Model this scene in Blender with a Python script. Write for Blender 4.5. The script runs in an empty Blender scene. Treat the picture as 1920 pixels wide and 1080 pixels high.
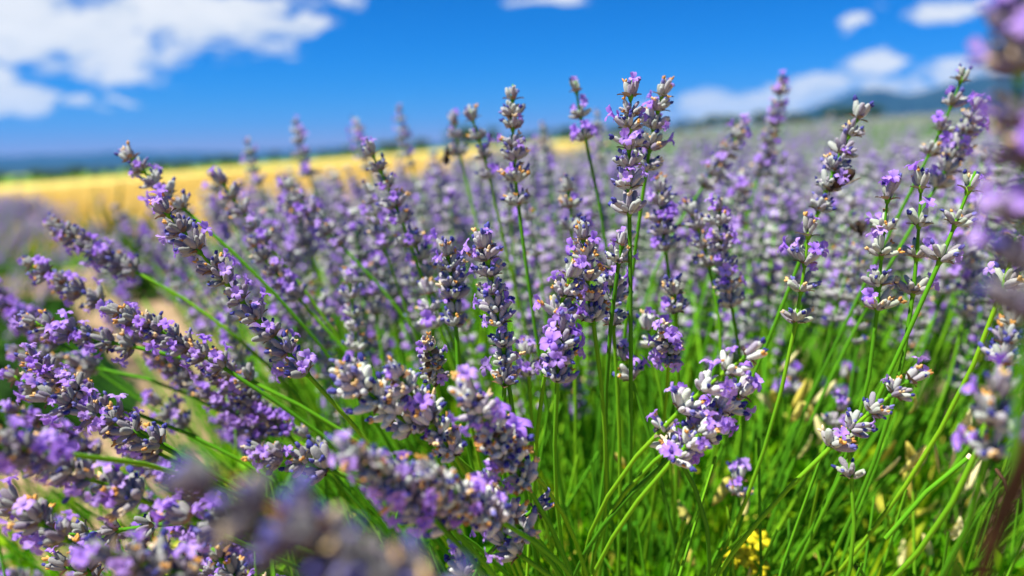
import bpy, math, random
import numpy as np
from mathutils import Vector, Matrix, Quaternion

random.seed(11)
rng = np.random.default_rng(11)
S = bpy.context.scene
COL = S.collection
R = math.radians

# ------------------------------------------------------------------ camera
F = 1450.0                       # focal length in pixels of the 1920 px wide frame
EYE = 0.66
PITCH, ROLL = R(10.74), R(-1.5)
cam_d = bpy.data.cameras.new('camera')
cam = bpy.data.objects.new('camera', cam_d)
COL.objects.link(cam)
CM = Matrix.Translation((0, 0, EYE)) @ Matrix.Rotation(math.pi / 2 - PITCH, 4, 'X') @ Matrix.Rotation(ROLL, 4, 'Z')
cam.matrix_world = CM
cam_d.sensor_width = 36.0
cam_d.lens = F / 1920 * 36.0
cam_d.clip_start = 0.01
cam_d.clip_end = 60000
cam_d.dof.use_dof = True
cam_d.dof.focus_distance = 0.295
cam_d.dof.aperture_fstop = 4.9
S.camera = cam

# ------------------------------------------------------------------ sky, sun, exposure
SUN_DIR = Vector((-0.44, -0.16, 1.0)).normalized()      # towards the sun: high noon sun, a little to the left
SUN_EL = math.asin(SUN_DIR.z)
SUN_AZ = math.atan2(SUN_DIR.x, SUN_DIR.y)
sun_d = bpy.data.lights.new('sun', 'SUN')
sun_d.energy = 5.0
sun_d.angle = R(0.53)
sun_d.color = (1.0, 0.97, 0.91)
sun = bpy.data.objects.new('sun', sun_d)
COL.objects.link(sun)
sun.rotation_mode = 'QUATERNION'
sun.rotation_quaternion = SUN_DIR.to_track_quat('Z', 'Y')
sun.location = (0, 0, 50)

S.view_settings.view_transform = 'Standard'
S.view_settings.look = 'None'
S.view_settings.exposure = 0.8
S.view_settings.gamma = 1.0
S.view_settings.use_curve_mapping = False
S.render.engine = 'CYCLES'
S.cycles.use_denoising = True
S.cycles.max_bounces = 8
S.cycles.diffuse_bounces = 4
S.cycles.transmission_bounces = 4
S.cycles.transparent_max_bounces = 8
S.cycles.volume_bounces = 1
S.cycles.caustics_reflective = False
S.cycles.caustics_refractive = False


def ray(px, py):
    """World direction through a pixel of the 1920x1080 photograph, unit depth along the view axis."""
    return CM.to_3x3() @ Vector(((px - 960) / F, (540 - py) / F, -1.0))


def at(px, py, depth):
    return CM.translation + ray(px, py) * depth


class NT:
    """Small helper for node trees."""
    def __init__(self, tree):
        self.t = tree
        self.n = tree.nodes
        self.n.clear()

    def add(self, kind, **kw):
        nd = self.n.new(kind)
        for k, v in kw.items():
            setattr(nd, k, v)
        return nd

    def link(self, a, b):
        self.t.links.new(a, b)

    def put(self, sock, v):
        if isinstance(v, bpy.types.NodeSocket):
            self.link(v, sock)
        else:
            sock.default_value = v

    def math(self, op, a, b=0.0, c=None, clamp=False):
        nd = self.add('ShaderNodeMath', operation=op, use_clamp=clamp)
        self.put(nd.inputs[0], a)
        self.put(nd.inputs[1], b)
        if c is not None:
            self.put(nd.inputs[2], c)
        return nd.outputs[0]

    def vmath(self, op, a, b=(0, 0, 0)):
        nd = self.add('ShaderNodeVectorMath', operation=op)
        self.put(nd.inputs[0], a)
        self.put(nd.inputs[1], b)
        return nd.outputs['Value'] if op in ('DOT_PRODUCT', 'LENGTH') else nd.outputs[0]

    def noise(self, vec, scale, detail=3.0, rough=0.5):
        nd = self.add('ShaderNodeTexNoise')
        if vec is not None:
            self.link(vec, nd.inputs['Vector'])
        nd.inputs['Scale'].default_value = scale
        nd.inputs['Detail'].default_value = detail
        nd.inputs['Roughness'].default_value = rough
        return nd.outputs['Fac']

    def ramp(self, fac, stops, interp='LINEAR'):
        nd = self.add('ShaderNodeValToRGB')
        nd.color_ramp.interpolation = interp
        el = nd.color_ramp.elements
        while len(el) < len(stops):
            el.new(0.5)
        for e, (p, c) in zip(el, stops):
            e.position = p
            e.color = (*c, 1) if len(c) == 3 else c
        self.link(fac, nd.inputs[0])
        return nd.outputs[0]

    def smooth(self, v, lo, hi):
        nd = self.add('ShaderNodeMapRange', interpolation_type='SMOOTHSTEP')
        self.put(nd.inputs['Value'], v)
        nd.inputs['From Min'].default_value = lo
        nd.inputs['From Max'].default_value = hi
        return nd.outputs[0]

    def mix(self, fac, a, b, blend='MIX'):
        nd = self.add('ShaderNodeMix', data_type='RGBA', blend_type=blend)
        self.put(nd.inputs[0], fac)
        self.put(nd.inputs[6], a if isinstance(a, bpy.types.NodeSocket) else (*a, 1))
        self.put(nd.inputs[7], b if isinstance(b, bpy.types.NodeSocket) else (*b, 1))
        return nd.outputs[2]


world = bpy.data.worlds.new('World')
S.world = world
world.use_nodes = True
w = NT(world.node_tree)
sky = w.add('ShaderNodeTexSky', sky_type='NISHITA', sun_disc=False)
sky.sun_elevation = SUN_EL
sky.sun_rotation = SUN_AZ
sky.altitude = 600
sky.air_density = 1.0
sky.dust_density = 0.05
sky.ozone_density = 3.0
# the photograph's polarised, deeply saturated rendering of that sky: a tone curve per channel
sepc = w.add('ShaderNodeSeparateColor')
w.link(sky.outputs[0], sepc.inputs[0])
comb = w.add('ShaderNodeCombineColor')
for ch, (ref, top, gam) in enumerate(((7.63, 2.3, 4.4), (7.34, 2.25, 1.2), (6.0, 4.1, 1.5))):
    w.link(w.math('MULTIPLY', w.math('POWER', w.math('DIVIDE', sepc.outputs[ch], ref), gam), top), comb.inputs[ch])
bg_sky = w.add('ShaderNodeBackground')
bg_sky.inputs['Strength'].default_value = 0.1
w.link(comb.outputs[0], bg_sky.inputs['Color'])
tc = w.add('ShaderNodeTexCoord')
dirv = w.vmath('NORMALIZE', tc.outputs['Generated'])
stretch = w.vmath('MULTIPLY', dirv, (1.0, 1.0, 2.2))
warp = w.add('ShaderNodeTexNoise')
warp.inputs['Scale'].default_value = 9.0
warp.inputs['Detail'].default_value = 3.0
w.link(stretch, warp.inputs['Vector'])
warpv = w.vmath('MULTIPLY', w.vmath('SUBTRACT', warp.outputs['Color'], (0.5, 0.5, 0.5)), (0.09, 0.09, 0.05))
dwarp = w.vmath('ADD', dirv, warpv)
n_big = w.noise(stretch, 4.0, 4.0, 0.55)
n_fine = w.noise(w.vmath('ADD', stretch, warpv), 16.0, 6.0, 0.58)
n_puff = w.noise(w.vmath('ADD', stretch, warpv), 42.0, 4.0, 0.6)
# cumulus banks: pixel centre, half-width, half-height, tilt (deg), peak
CLOUDS = [(40, 40, 330, 95, -4, 1.0), (330, 35, 300, 75, 4, 1.0), (510, 48, 130, 34, 6, 0.95), (640, 2, 60, 22, 0, 0.7),
          (0, 174, 92, 34, 0, 1.4), (8, 135, 56, 20, 0, 1.1), (176, 196, 36, 18, 0, 0.75), (226, 182, 36, 15, 0, 0.6),
          (1636, 116, 46, 25, 0, 1.3), (1588, 62, 32, 18, 0, 0.85), (1640, 30, 40, 18, 0, 0.5),
          (1790, 12, 120, 26, 0, 0.75), (1000, -4, 130, 12, 0, 0.7),
          (1370, 202, 190, 40, -3, 0.95), (1640, 178, 300, 46, -6, 0.80), (1840, 135, 160, 40, -8, 0.7)]
cover = None
for px, py, hw, hh, tilt, peak in CLOUDS:
    c = ray(px, py).normalized()
    tx = (ray(px + 10, py) - ray(px - 10, py)).normalized()
    ty = (ray(px, py - 10) - ray(px, py + 10)).normalized()
    a = R(tilt)
    t1 = tx * math.cos(a) + ty * math.sin(a)
    t2 = ty * math.cos(a) - tx * math.sin(a)
    k = 1.0 / ray(px, py).length
    u = w.math('MULTIPLY', w.vmath('DOT_PRODUCT', w.vmath('SUBTRACT', dwarp, tuple(c)), tuple(t1)), F / hw / k)
    v = w.math('MULTIPLY', w.vmath('DOT_PRODUCT', w.vmath('SUBTRACT', dwarp, tuple(c)), tuple(t2)), F / hh / k)
    g = w.math('SUBTRACT', peak, w.math('ADD', w.math('MULTIPLY', u, u), w.math('MULTIPLY', v, v)))
    cover = g if cover is None else w.math('MAXIMUM', cover, g)
# scattered fair-weather clouds everywhere else, a little denser overhead
else_cov = w.math('MULTIPLY_ADD', w.math('SUBTRACT', n_big, 0.70), 6.0, 0.0)
front = w.smooth(w.vmath('DOT_PRODUCT', dirv, tuple(ray(960, 200).normalized())), 0.70, 0.45)
else_cov = w.math('SUBTRACT', w.math('MULTIPLY', else_cov, front), w.math('MULTIPLY', w.math('SUBTRACT', 1.0, front), 2.0))
cover = w.math('MAXIMUM', cover, else_cov)
cover = w.math('ADD', cover, w.math('ADD', w.math('MULTIPLY', w.math('SUBTRACT', n_fine, 0.5), 1.9), w.math('MULTIPLY', w.math('SUBTRACT', n_puff, 0.5), 1.3)))
alpha = w.math('MULTIPLY', w.smooth(cover, 0.14, 0.74), 0.97)
ccol = w.ramp(w.math('ADD', w.math('MULTIPLY', n_fine, 0.7), w.math('MULTIPLY', cover, 0.25)),
              [(0.25, (0.66, 0.74, 0.84)), (0.55, (0.90, 0.92, 0.95)), (0.8, (1.0, 1.0, 1.0))])
bg_cl = w.add('ShaderNodeBackground')
bg_cl.inputs['Strength'].default_value = 0.58
w.link(ccol, bg_cl.inputs['Color'])
mx = w.add('ShaderNodeMixShader')
w.link(alpha, mx.inputs[0])
w.link(bg_sky.outputs[0], mx.inputs[1])
w.link(bg_cl.outputs[0], mx.inputs[2])
wo = w.add('ShaderNodeOutputWorld')
w.link(mx.outputs[0], wo.inputs['Surface'])


# ------------------------------------------------------------------ helpers
def tag(o, label=None, cat=None, group=None, kind=None):
    for k, v in (('label', label), ('category', cat), ('group', group), ('kind', kind)):
        if v:
            o[k] = v
    return o


def link(o, parent=None):
    COL.objects.link(o)
    if parent is not None:
        o.parent = parent
    return o


def obj(name, mesh, parent=None, mat=None):
    o = bpy.data.objects.new(name, mesh)
    if mat is not None:
        o.matrix_basis = mat
    return link(o, parent)


def empty(name, loc):
    o = bpy.data.objects.new(name, None)
    o.location = loc
    o.empty_display_size = 0.01
    return link(o)


def mesh_from(name, V, Fc, mats, mi=None, smooth=True, rnd=None):
    """V (n,3), Fc list of faces or an (m,3) array, mats list of materials, mi per-face material index."""
    me = bpy.data.meshes.new(name)
    if isinstance(Fc, np.ndarray):
        V = np.asarray(V, dtype=np.float32)
        n, m = len(V), len(Fc)
        me.vertices.add(n)
        me.vertices.foreach_set('co', V.ravel())
        me.loops.add(m * 3)
        me.loops.foreach_set('vertex_index', Fc.astype(np.int32).ravel())
        me.polygons.add(m)
        me.polygons.foreach_set('loop_start', np.arange(0, m * 3, 3, dtype=np.int32))
        me.polygons.foreach_set('loop_total', np.full(m, 3, dtype=np.int32))
    else:
        me.from_pydata([tuple(v) for v in V], [], [tuple(f) for f in Fc])
    for m_ in mats:
        me.materials.append(m_)
    if mi is not None:
        me.polygons.foreach_set('material_index', np.asarray(mi, dtype=np.int32))
    me.polygons.foreach_set('use_smooth', np.full(len(me.polygons), smooth, dtype=bool))
    if rnd is not None:
        at_ = me.attributes.new('rnd', 'FLOAT', 'POINT')
        at_.data.foreach_set('value', np.asarray(rnd, dtype=np.float32))
    me.update()
    me.validate()
    return me


class Geo:
    """Triangle soup under construction."""
    def __init__(self):
        self.V, self.F, self.M, self.Rn = [], [], [], []

    def add(self, V, Fc, M, xf=None, rnd=0.0):
        b = len(self.V)
        for v in V:
            v = Vector(v)
            self.V.append(tuple(xf @ v) if xf is not None else tuple(v))
            self.Rn.append(rnd)
        for f in Fc:
            self.F.append(tuple(b + i for i in f))
        self.M += list(M) if not isinstance(M, int) else [M] * len(Fc)

    def merge(self, g, xf, rnd=0.0):
        self.add(g.V, g.F, g.M, xf, rnd)

    def mesh(self, name, mats, smooth=True):
        return mesh_from(name, self.V, self.F, mats, self.M, smooth, self.Rn)

    def tris(self):
        V = np.array(self.V, dtype=np.float32)
        Fc, M = [], []
        for f, m in zip(self.F, self.M):
            for k in range(1, len(f) - 1):
                Fc.append((f[0], f[k], f[k + 1]))
                M.append(m)
        return V, np.array(Fc, dtype=np.int32), np.array(M, dtype=np.int32)


def rand_material(name, build):
    m = bpy.data.materials.new(name)
    m.use_nodes = True
    t = NT(m.node_tree)
    oi = t.add('ShaderNodeObjectInfo')
    at_ = t.add('ShaderNodeAttribute', attribute_name='rnd')
    rnd = t.math('FRACT', t.math('ADD', oi.outputs['Random'], at_.outputs['Fac']))
    geo = t.add('ShaderNodeNewGeometry')
    tcn = t.add('ShaderNodeTexCoord')
    sh = build(t, rnd, tcn.outputs['Object'], geo)
    out = t.add('ShaderNodeOutputMaterial')
    t.link(sh, out.inputs['Surface'])
    return m


def bsdf(t, col, rough=0.6, spec=0.3, sheen=0.0, normal=None, sheen_tint=None):
    p = t.add('ShaderNodeBsdfPrincipled')
    t.put(p.inputs['Base Color'], col if isinstance(col, bpy.types.NodeSocket) else (*col, 1))
    t.put(p.inputs['Roughness'], rough)
    p.inputs['Specular IOR Level'].default_value = spec
    p.inputs['Sheen Weight'].default_value = sheen
    if sheen_tint:
        p.inputs['Sheen Tint'].default_value = (*sheen_tint, 1)
    if normal is not None:
        t.link(normal, p.inputs['Normal'])
    return p.outputs[0]


def translucent(t, surf, col, fac):
    tr = t.add('ShaderNodeBsdfTranslucent')
    t.put(tr.inputs['Color'], col if isinstance(col, bpy.types.NodeSocket) else (*col, 1))
    m = t.add('ShaderNodeMixShader')
    m.inputs[0].default_value = fac
    t.link(surf, m.inputs[1])
    t.link(tr.outputs[0], m.inputs[2])
    return m.outputs[0]


def bump(t, h, strength, dist):
    b = t.add('ShaderNodeBump')
    b.inputs['Strength'].default_value = strength
    b.inputs['Distance'].default_value = dist
    t.link(h, b.inputs['Height'])
    return b.outputs[0]


# ------------------------------------------------------------------ materials
def m_felt(t, rnd, oc, geo):
    z = t.add('ShaderNodeSeparateXYZ')
    t.link(oc, z.inputs[0])
    fuzz = t.noise(geo.outputs['Position'], 2600.0, 2.0)
    base = t.ramp(rnd, [(0.0, (0.30, 0.34, 0.25)), (0.36, (0.45, 0.48, 0.41)), (0.58, (0.36, 0.33, 0.34)), (0.78, (0.17, 0.12, 0.21)), (0.90, (0.30, 0.24, 0.30)), (1.0, (0.46, 0.47, 0.39))])
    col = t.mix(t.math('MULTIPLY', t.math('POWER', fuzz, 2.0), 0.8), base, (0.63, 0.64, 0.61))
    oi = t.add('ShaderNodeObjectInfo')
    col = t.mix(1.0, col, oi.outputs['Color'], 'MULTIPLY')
    return translucent(t, bsdf(t, col, 0.9, 0.1, 0.25, bump(t, fuzz, 0.5, 0.0003)), col, 0.06)


def m_corolla(t, rnd, oc, geo):
    n = t.noise(geo.outputs['Position'], 420.0, 2.0)
    col = t.ramp(t.math('ADD', t.math('MULTIPLY', rnd, 0.7), t.math('MULTIPLY', n, 0.3)),
                 [(0.1, (0.40, 0.18, 0.80)), (0.5, (0.54, 0.31, 0.88)), (0.9, (0.64, 0.43, 0.90))])
    return translucent(t, bsdf(t, col, 0.6, 0.2), col, 0.38)


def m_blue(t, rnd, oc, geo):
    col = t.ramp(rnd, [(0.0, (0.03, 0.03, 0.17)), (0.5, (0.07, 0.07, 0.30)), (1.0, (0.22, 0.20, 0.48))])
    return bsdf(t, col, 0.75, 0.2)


def m_orange(t, rnd, oc, geo):
    col = t.ramp(rnd, [(0.0, (0.42, 0.20, 0.06)), (0.4, (0.74, 0.38, 0.08)), (0.75, (0.78, 0.56, 0.26)), (1.0, (0.70, 0.58, 0.38))])
    return bsdf(t, col, 0.7, 0.2)


def m_bract(t, rnd, oc, geo):
    col = t.ramp(rnd, [(0.0, (0.20, 0.10, 0.05)), (1.0, (0.22, 0.19, 0.12))])
    return translucent(t, bsdf(t, col, 0.7, 0.2), col, 0.2)


def m_stem(t, rnd, oc, geo):
    n = t.noise(geo.outputs['Position'], 35.0, 2.0)
    col = t.ramp(t.math('ADD', t.math('MULTIPLY', rnd, 0.5), t.math('MULTIPLY', n, 0.5)),
                 [(0.1, (0.02, 0.14, 0.002)), (0.5, (0.08, 0.32, 0.003)), (0.9, (0.26, 0.50, 0.008))])
    streak = t.noise(geo.outputs['Position'], 900.0, 3.0)
    col = t.mix(t.math('MULTIPLY', streak, 0.35), col, (0.17, 0.34, 0.03))
    return bsdf(t, col, 0.75, 0.12, normal=bump(t, streak, 0.3, 0.0002))


def m_leaf(t, rnd, oc, geo):
    col = t.ramp(rnd, [(0.0, (0.05, 0.27, 0.002)), (0.45, (0.20, 0.52, 0.004)), (0.8, (0.38, 0.60, 0.008)), (0.90, (0.46, 0.56, 0.02)), (1.0, (0.76, 0.66, 0.08))])  # yellow end of the ramp paints sunlit leaf dabs
    return translucent(t, bsdf(t, col, 0.6, 0.12), col, 0.42)


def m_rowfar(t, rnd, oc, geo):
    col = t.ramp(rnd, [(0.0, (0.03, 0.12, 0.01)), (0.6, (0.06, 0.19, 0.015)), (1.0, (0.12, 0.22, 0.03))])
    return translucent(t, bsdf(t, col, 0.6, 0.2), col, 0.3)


def m_wheat(t, rnd, oc, geo):
    col = t.ramp(rnd, [(0.0, (0.62, 0.45, 0.10)), (0.5, (0.80, 0.61, 0.18)), (1.0, (0.88, 0.73, 0.32))])
    return translucent(t, bsdf(t, col, 0.7, 0.2), col, 0.25)


def m_dry(t, rnd, oc, geo):
    col = t.ramp(rnd, [(0.0, (0.78, 0.66, 0.10)), (0.6, (0.88, 0.79, 0.20)), (1.0, (0.90, 0.85, 0.45))])
    return translucent(t, bsdf(t, col, 0.7, 0.2), col, 0.35)


FELT = rand_material('felted_calyx', m_felt)
COROLLA = rand_material('lilac_petal', m_corolla)
BLUE = rand_material('withered_blue', m_blue)
ORANGE = rand_material('withered_orange', m_orange)
BRACT = rand_material('papery_bract', m_bract)
STEM = rand_material('green_stem', m_stem)
LEAF = rand_material('green_leaf', m_leaf)
ROWLEAF = rand_material('row_leaf', m_rowfar)
WHEAT = rand_material('ripe_wheat', m_wheat)
DRY = rand_material('dry_yellow_leaf', m_dry)


def ground_material(name, stops, scale, detail=5.0, rough=0.9, bumpd=0.02, scale2=None):
    def b(t, rnd, oc, geo):
        n = t.noise(geo.outputs['Position'], scale, detail, 0.6)
        if scale2:
            n = t.math('ADD', t.math('MULTIPLY', n, 0.5), t.math('MULTIPLY', t.noise(geo.outputs['Position'], scale2, 3.0), 0.5))
        return bsdf(t, t.ramp(n, stops), rough, 0.1, normal=bump(t, n, 0.6, bumpd))
    return rand_material(name, b)


SOIL = ground_material('sandy_soil', [(0.3, (0.22, 0.14, 0.075)), (0.5, (0.36, 0.24, 0.13)), (0.7, (0.46, 0.33, 0.20))], 9.0, 6.0, bumpd=0.03)
WHEATG = ground_material('wheat_ground', [(0.3, (0.58, 0.42, 0.09)), (0.5, (0.80, 0.60, 0.16)), (0.7, (0.88, 0.70, 0.27))], 0.5, 6.0, scale2=0.06)
MEADOW = ground_material('green_meadow', [(0.3, (0.06, 0.17, 0.015)), (0.5, (0.13, 0.26, 0.02)), (0.7, (0.24, 0.30, 0.04))], 0.2, 5.0, scale2=0.02)
FOREST = ground_material('wooded_hillside', [(0.3, (0.010, 0.024, 0.028)), (0.5, (0.016, 0.034, 0.036)), (0.7, (0.028, 0.046, 0.042))], 0.004, 6.0, bumpd=5.0)  # bluish base colour stands in for part of the distance haze


# ------------------------------------------------------------------ terrain
def ground_z(x, y):
    x = np.asarray(x, dtype=float)
    y = np.asarray(y, dtype=float)
    d = np.hypot(x, y)
    z = np.where(x < 0, 0.056, 0.044) * 220 * np.tanh(x / 220) - 0.001 * np.clip(y, 0, 300)
    z = z * np.clip(d / 2.0, 0.25, 1.0)
    z = z - 90 * np.clip((d - 520) / 1500, 0, 1) ** 1.2
    return z


def gz(x, y):
    return float(ground_z(x, y))


def border_y(x):
    """Where the lavender stops and the verge of the wheat field begins."""
    t = np.maximum(np.asarray(x, dtype=float) + 1.6, 0)
    return 6.0 + 2.0 * t + 0.55 * t ** 2.0 + 0.12 * np.minimum(np.asarray(x, dtype=float) + 1.6, 0)


def sheet(name, xs, ys, mat, lift=0.0, inside=None):
    X, Y = np.meshgrid(xs, ys)
    Z = ground_z(X, Y) + lift
    V = np.stack([X.ravel(), Y.ravel(), Z.ravel()], 1)
    nx, ny = len(xs), len(ys)
    i = np.arange(ny - 1)[:, None] * nx + np.arange(nx - 1)[None, :]
    i = i.ravel()
    q = np.stack([i, i + 1, i + nx + 1, i, i + nx + 1, i + nx], 1).reshape(-1, 3)
    if inside is not None:
        c = V[q].mean(1)
        q = q[inside(c[:, 0], c[:, 1])]
        used = np.unique(q)
        rm = np.full(len(V), -1)
        rm[used] = np.arange(len(used))
        V, q = V[used], rm[q]
    o = obj(name, mesh_from(name, V, q, [mat]))
    return tag(o, kind='structure')


def sym(vals):
    return np.array(sorted([-v for v in vals if v > 0] + list(vals)))


far = list(np.geomspace(8, 14000, 46))
sheet('ground', sym([0, .3, .6, 1, 1.5, 2, 3, 4, 5.5] + far), sym([0, .3, .6, 1, 1.5, 2, 3, 4, 5.5] + far), SOIL)


def warped_sheet(name, mat, lift, x0, x1, nx, yfun, ny, ymax, power=2.5):
    """A sheet from the curve y = yfun(x) out to ymax."""
    xs = np.sign(np.linspace(-1, 1, nx)) * np.abs(np.linspace(-1, 1, nx)) ** 2.0
    xs = np.where(xs < 0, -xs * x0, xs * x1)
    V = []
    for j in range(ny):
        s = (j / (ny - 1)) ** power
        y0 = np.minimum(yfun(xs), ymax)
        y = y0 + (ymax - y0) * s
        V.append(np.stack([xs, y, ground_z(xs, y) + lift], 1))
    V = np.concatenate(V)
    i = (np.arange(ny - 1)[:, None] * nx + np.arange(nx - 1)[None, :]).ravel()
    q = np.stack([i, i + 1, i + nx + 1, i, i + nx + 1, i + nx], 1).reshape(-1, 3)
    a, b, c = V[q[:, 0]], V[q[:, 1]], V[q[:, 2]]
    q = q[np.linalg.norm(np.cross(b - a, c - a), axis=1) > 1e-9]
    return tag(obj(name, mesh_from(name, V, q, [mat])), kind='structure')


warped_sheet('verge', MEADOW, 0.006, -160, 60, 90, lambda x: border_y(x) - 0.15, 40, 230)
warped_sheet('wheat_field', WHEATG, 0.014, -150, 58, 90, lambda x: border_y(x) + 0.9, 60, 150)
warped_sheet('meadow', MEADOW, 0.022, -420, 420, 70, lambda x: np.full_like(np.asarray(x, dtype=float), 150.0), 24, 520, 1.5)


def ridge(name, prof, dist, base, mat, seed, depth=1800):
    """A hill range: prof lists (pixel x, pixel y of the crest); the range has real depth behind and before its crest."""
    r = np.random.default_rng(seed)
    px = np.arange(prof[0][0], prof[-1][0] + 1, 14)
    py = np.interp(px, [p[0] for p in prof], [p[1] for p in prof])
    rough = sum(np.sin(px / s + r.uniform(0, 6)) * a for s, a in ((60, 1.6), (23, 1.0), (11, 0.6)))
    py = py + rough
    V, nrow = [], 9
    for k in range(nrow):
        s = k / (nrow - 1) * 2 - 1                       # -1 front foot, 0 crest, 1 rear foot
        for a, b in zip(px, py):
            d = ray(a, b)
            d = d / math.hypot(d.x, d.y)
            dd = dist + s * depth + r.normal(0, 60)
            crest = EYE + d.z * dist
            h = base + (crest - base) * (1 - abs(s) ** 1.3) * (1 + (r.normal(0, 0.05) if s != 0 else 0))
            V.append((d.x * dd, d.y * dd, h))
    n = len(px)
    i = (np.arange(nrow - 1)[:, None] * n + np.arange(n - 1)[None, :]).ravel()
    q = np.stack([i, i + 1, i + n + 1, i, i + n + 1, i + n], 1).reshape(-1, 3)
    return tag(obj(name, mesh_from(name, np.array(V), q, [mat])), kind='structure')


warped_sheet('plain', FOREST, 0.6, -9000, 9000, 60, lambda x: np.full_like(np.asarray(x, dtype=float), 505.0), 30, 13500, 1.6)
ridge('hills', [(-900, 300), (-300, 296), (0, 292), (120, 288), (250, 286), (420, 284), (560, 280), (760, 272), (950, 258), (1120, 252), (1300, 244), (1480, 238), (1700, 236)],
      12500, -160, FOREST, 3)
ridge('mountains', [(1380, 242), (1470, 222), (1540, 196), (1600, 172), (1650, 164), (1700, 176), (1740, 170), (1790, 152), (1840, 142), (1920, 138), (2050, 150), (2300, 165), (2700, 190), (3300, 235)],
      7000, -120, FOREST, 5, 1800)


# ------------------------------------------------------------------ lavender prototypes
def bud_geo(sides=12, tip=None, L=0.0065, r=0.00118, seed=0):
    rr = random.Random(seed)
    g = Geo()
    prof = [(0.0, 0.34), (0.10, 0.72), (0.36, 1.0), (0.68, 0.98), (0.9, 0.74), (1.0, 0.42)]
    if sides <= 6:
        prof = [(0.0, 0.4), (0.25, 0.98), (0.72, 0.95), (1.0, 0.42)]
    V, Fc = [], []
    for t, q in prof:
        for k in range(sides):
            a = 2 * math.pi * k / sides
            q2 = q * (1.05 if k % 2 else 0.94) * (1 + rr.uniform(-.04, .04))
            V.append((math.cos(a) * q2 * r, math.sin(a) * q2 * r, t * L))
    for i in range(len(prof) - 1):
        for k in range(sides):
            a, b = i * sides + k, i * sides + (k + 1) % sides
            Fc.append((a, b, b + sides, a + sides))
    V.append((0, 0, L * 0.97))
    n = len(prof) - 1
    for k in range(sides):
        Fc.append((n * sides + k, n * sides + (k + 1) % sides, len(V) - 1))
    g.add(V, Fc, 0)
    if tip:
        # shrivelled corolla sticking out of the calyx mouth
        for q in range(3 if tip == 1 else 2):
            a0 = rr.uniform(0, 6.28)
            ln, rad = rr.uniform(.0014, .0027), rr.uniform(.0006, .0010)
            lean = Vector((math.cos(a0), math.sin(a0), 0)) * rr.uniform(.0004, .0011)
            V = []
            for t, s in ((0, .7), (.5, 1.0), (1, .45)):
                for k in range(5):
                    a = 2 * math.pi * k / 5 + t
                    s2 = s * rr.uniform(.65, 1.3)
                    V.append(Vector((math.cos(a) * rad * s2, math.sin(a) * rad * s2, L * .92 + t * ln)) + lean * (0.25 + t))
            Fc = [(i * 5 + k, i * 5 + (k + 1) % 5, i * 5 + 5 + (k + 1) % 5, i * 5 + 5 + k) for i in range(2) for k in range(5)]
            Fc.append((10, 11, 12, 13, 14))
            g.add(V, Fc, tip)
    return g


def corolla_geo(seed=0, lo=False):
    """A two-lipped lavender floret: short tube, two upper and three lower lobes; +Z out of the calyx, +X is the upper lip."""
    rr = random.Random(seed)
    g = Geo()
    V, Fc = [], []
    n = 5 if lo else 6
    for t, q in ((0, .7), (.6, .8), (1, 1.35)):
        for k in range(n):
            a = 2 * math.pi * k / n
            V.append((math.cos(a) * q * .0009, math.sin(a) * q * .0009, -.0008 + t * .0034))
    for i in range(2):
        for k in range(n):
            Fc.append((i * n + k, i * n + (k + 1) % n, i * n + n + (k + 1) % n, i * n + n + k))
    g.add(V, Fc, 0)
    for az, ln, wd, bend in ((30, .0036, .0032, 38), (-30, .0036, .0032, 42), (180, .0032, .0028, 72), (115, .0029, .0024, 78), (-115, .0029, .0024, 80)):
        az = R(az + rr.uniform(-9, 9))
        bend0 = R(bend + rr.uniform(-24, 16))
        ln *= rr.uniform(.88, 1.15)
        wd *= rr.uniform(.66, .90)
        nu, nv = (2, 2) if lo else (3, 4)
        V, Fc = [], []
        for j in range(nv + 1):
            t = j / nv
            wj = wd * (0.42 + 1.25 * t - 1.15 * t * t) * .9
            bend_t = bend0 * (0.55 + 0.75 * t)
            for i in range(nu + 1):
                s = i / nu * 2 - 1
                notch = -.12 * ln * (1 - abs(s)) * (t == 1)
                out = .0011 + math.sin(bend_t) * (ln * t + notch)
                up = .0024 + math.cos(bend_t) * (ln * t + notch) + .0005 * s * s * (1 - t) + rr.uniform(-.00018, .00018) * (t > .4)
                V.append((math.cos(az) * out - math.sin(az) * s * wj, math.sin(az) * out + math.cos(az) * s * wj, up))
        for j in range(nv):
            for i in range(nu):
                a = j * (nu + 1) + i
                Fc.append((a, a + 1, a + nu + 2, a + nu + 1))
        g.add(V, Fc, 0)
    return g


def whorl_core_geo(seed=0):
    rr = random.Random(seed)
    g = Geo()
    V, Fc = [], []
    for t, q in ((-.0016, .9), (-.0004, 1.35), (.0006, 1.5), (.0018, .95)):
        for k in range(6):
            a = 2 * math.pi * k / 6
            V.append((math.cos(a) * q * .00085, math.sin(a) * q * .00085, t))
    for i in range(3):
        for k in range(6):
            Fc.append((i * 6 + k, i * 6 + (k + 1) % 6, i * 6 + 6 + (k + 1) % 6, i * 6 + 6 + k))
    g.add(V, Fc, 0)
    for b in range(4):
        az = math.pi / 2 * b + rr.uniform(-.3, .3)
        ln, wd = rr.uniform(.003, .0046), rr.uniform(.0012, .0018)
        V = []
        for t, q in ((0, .3), (.35, 1.0), (.7, .75), (1, .04)):
            ang = .95 + .4 * t
            out, up = .0009 + math.sin(ang) * ln * t, math.cos(ang) * ln * t - .0003
            for s in (-1, 0, 1):
                V.append((math.cos(az) * out - math.sin(az) * s * wd * q, math.sin(az) * out + math.cos(az) * s * wd * q, up + .0004 * s * s))
        Fc = [(j * 3 + i, j * 3 + i + 1, j * 3 + i + 4, j * 3 + i + 3) for j in range(3) for i in range(2)]
        g.add(V, Fc, 1)
    return g


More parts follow.
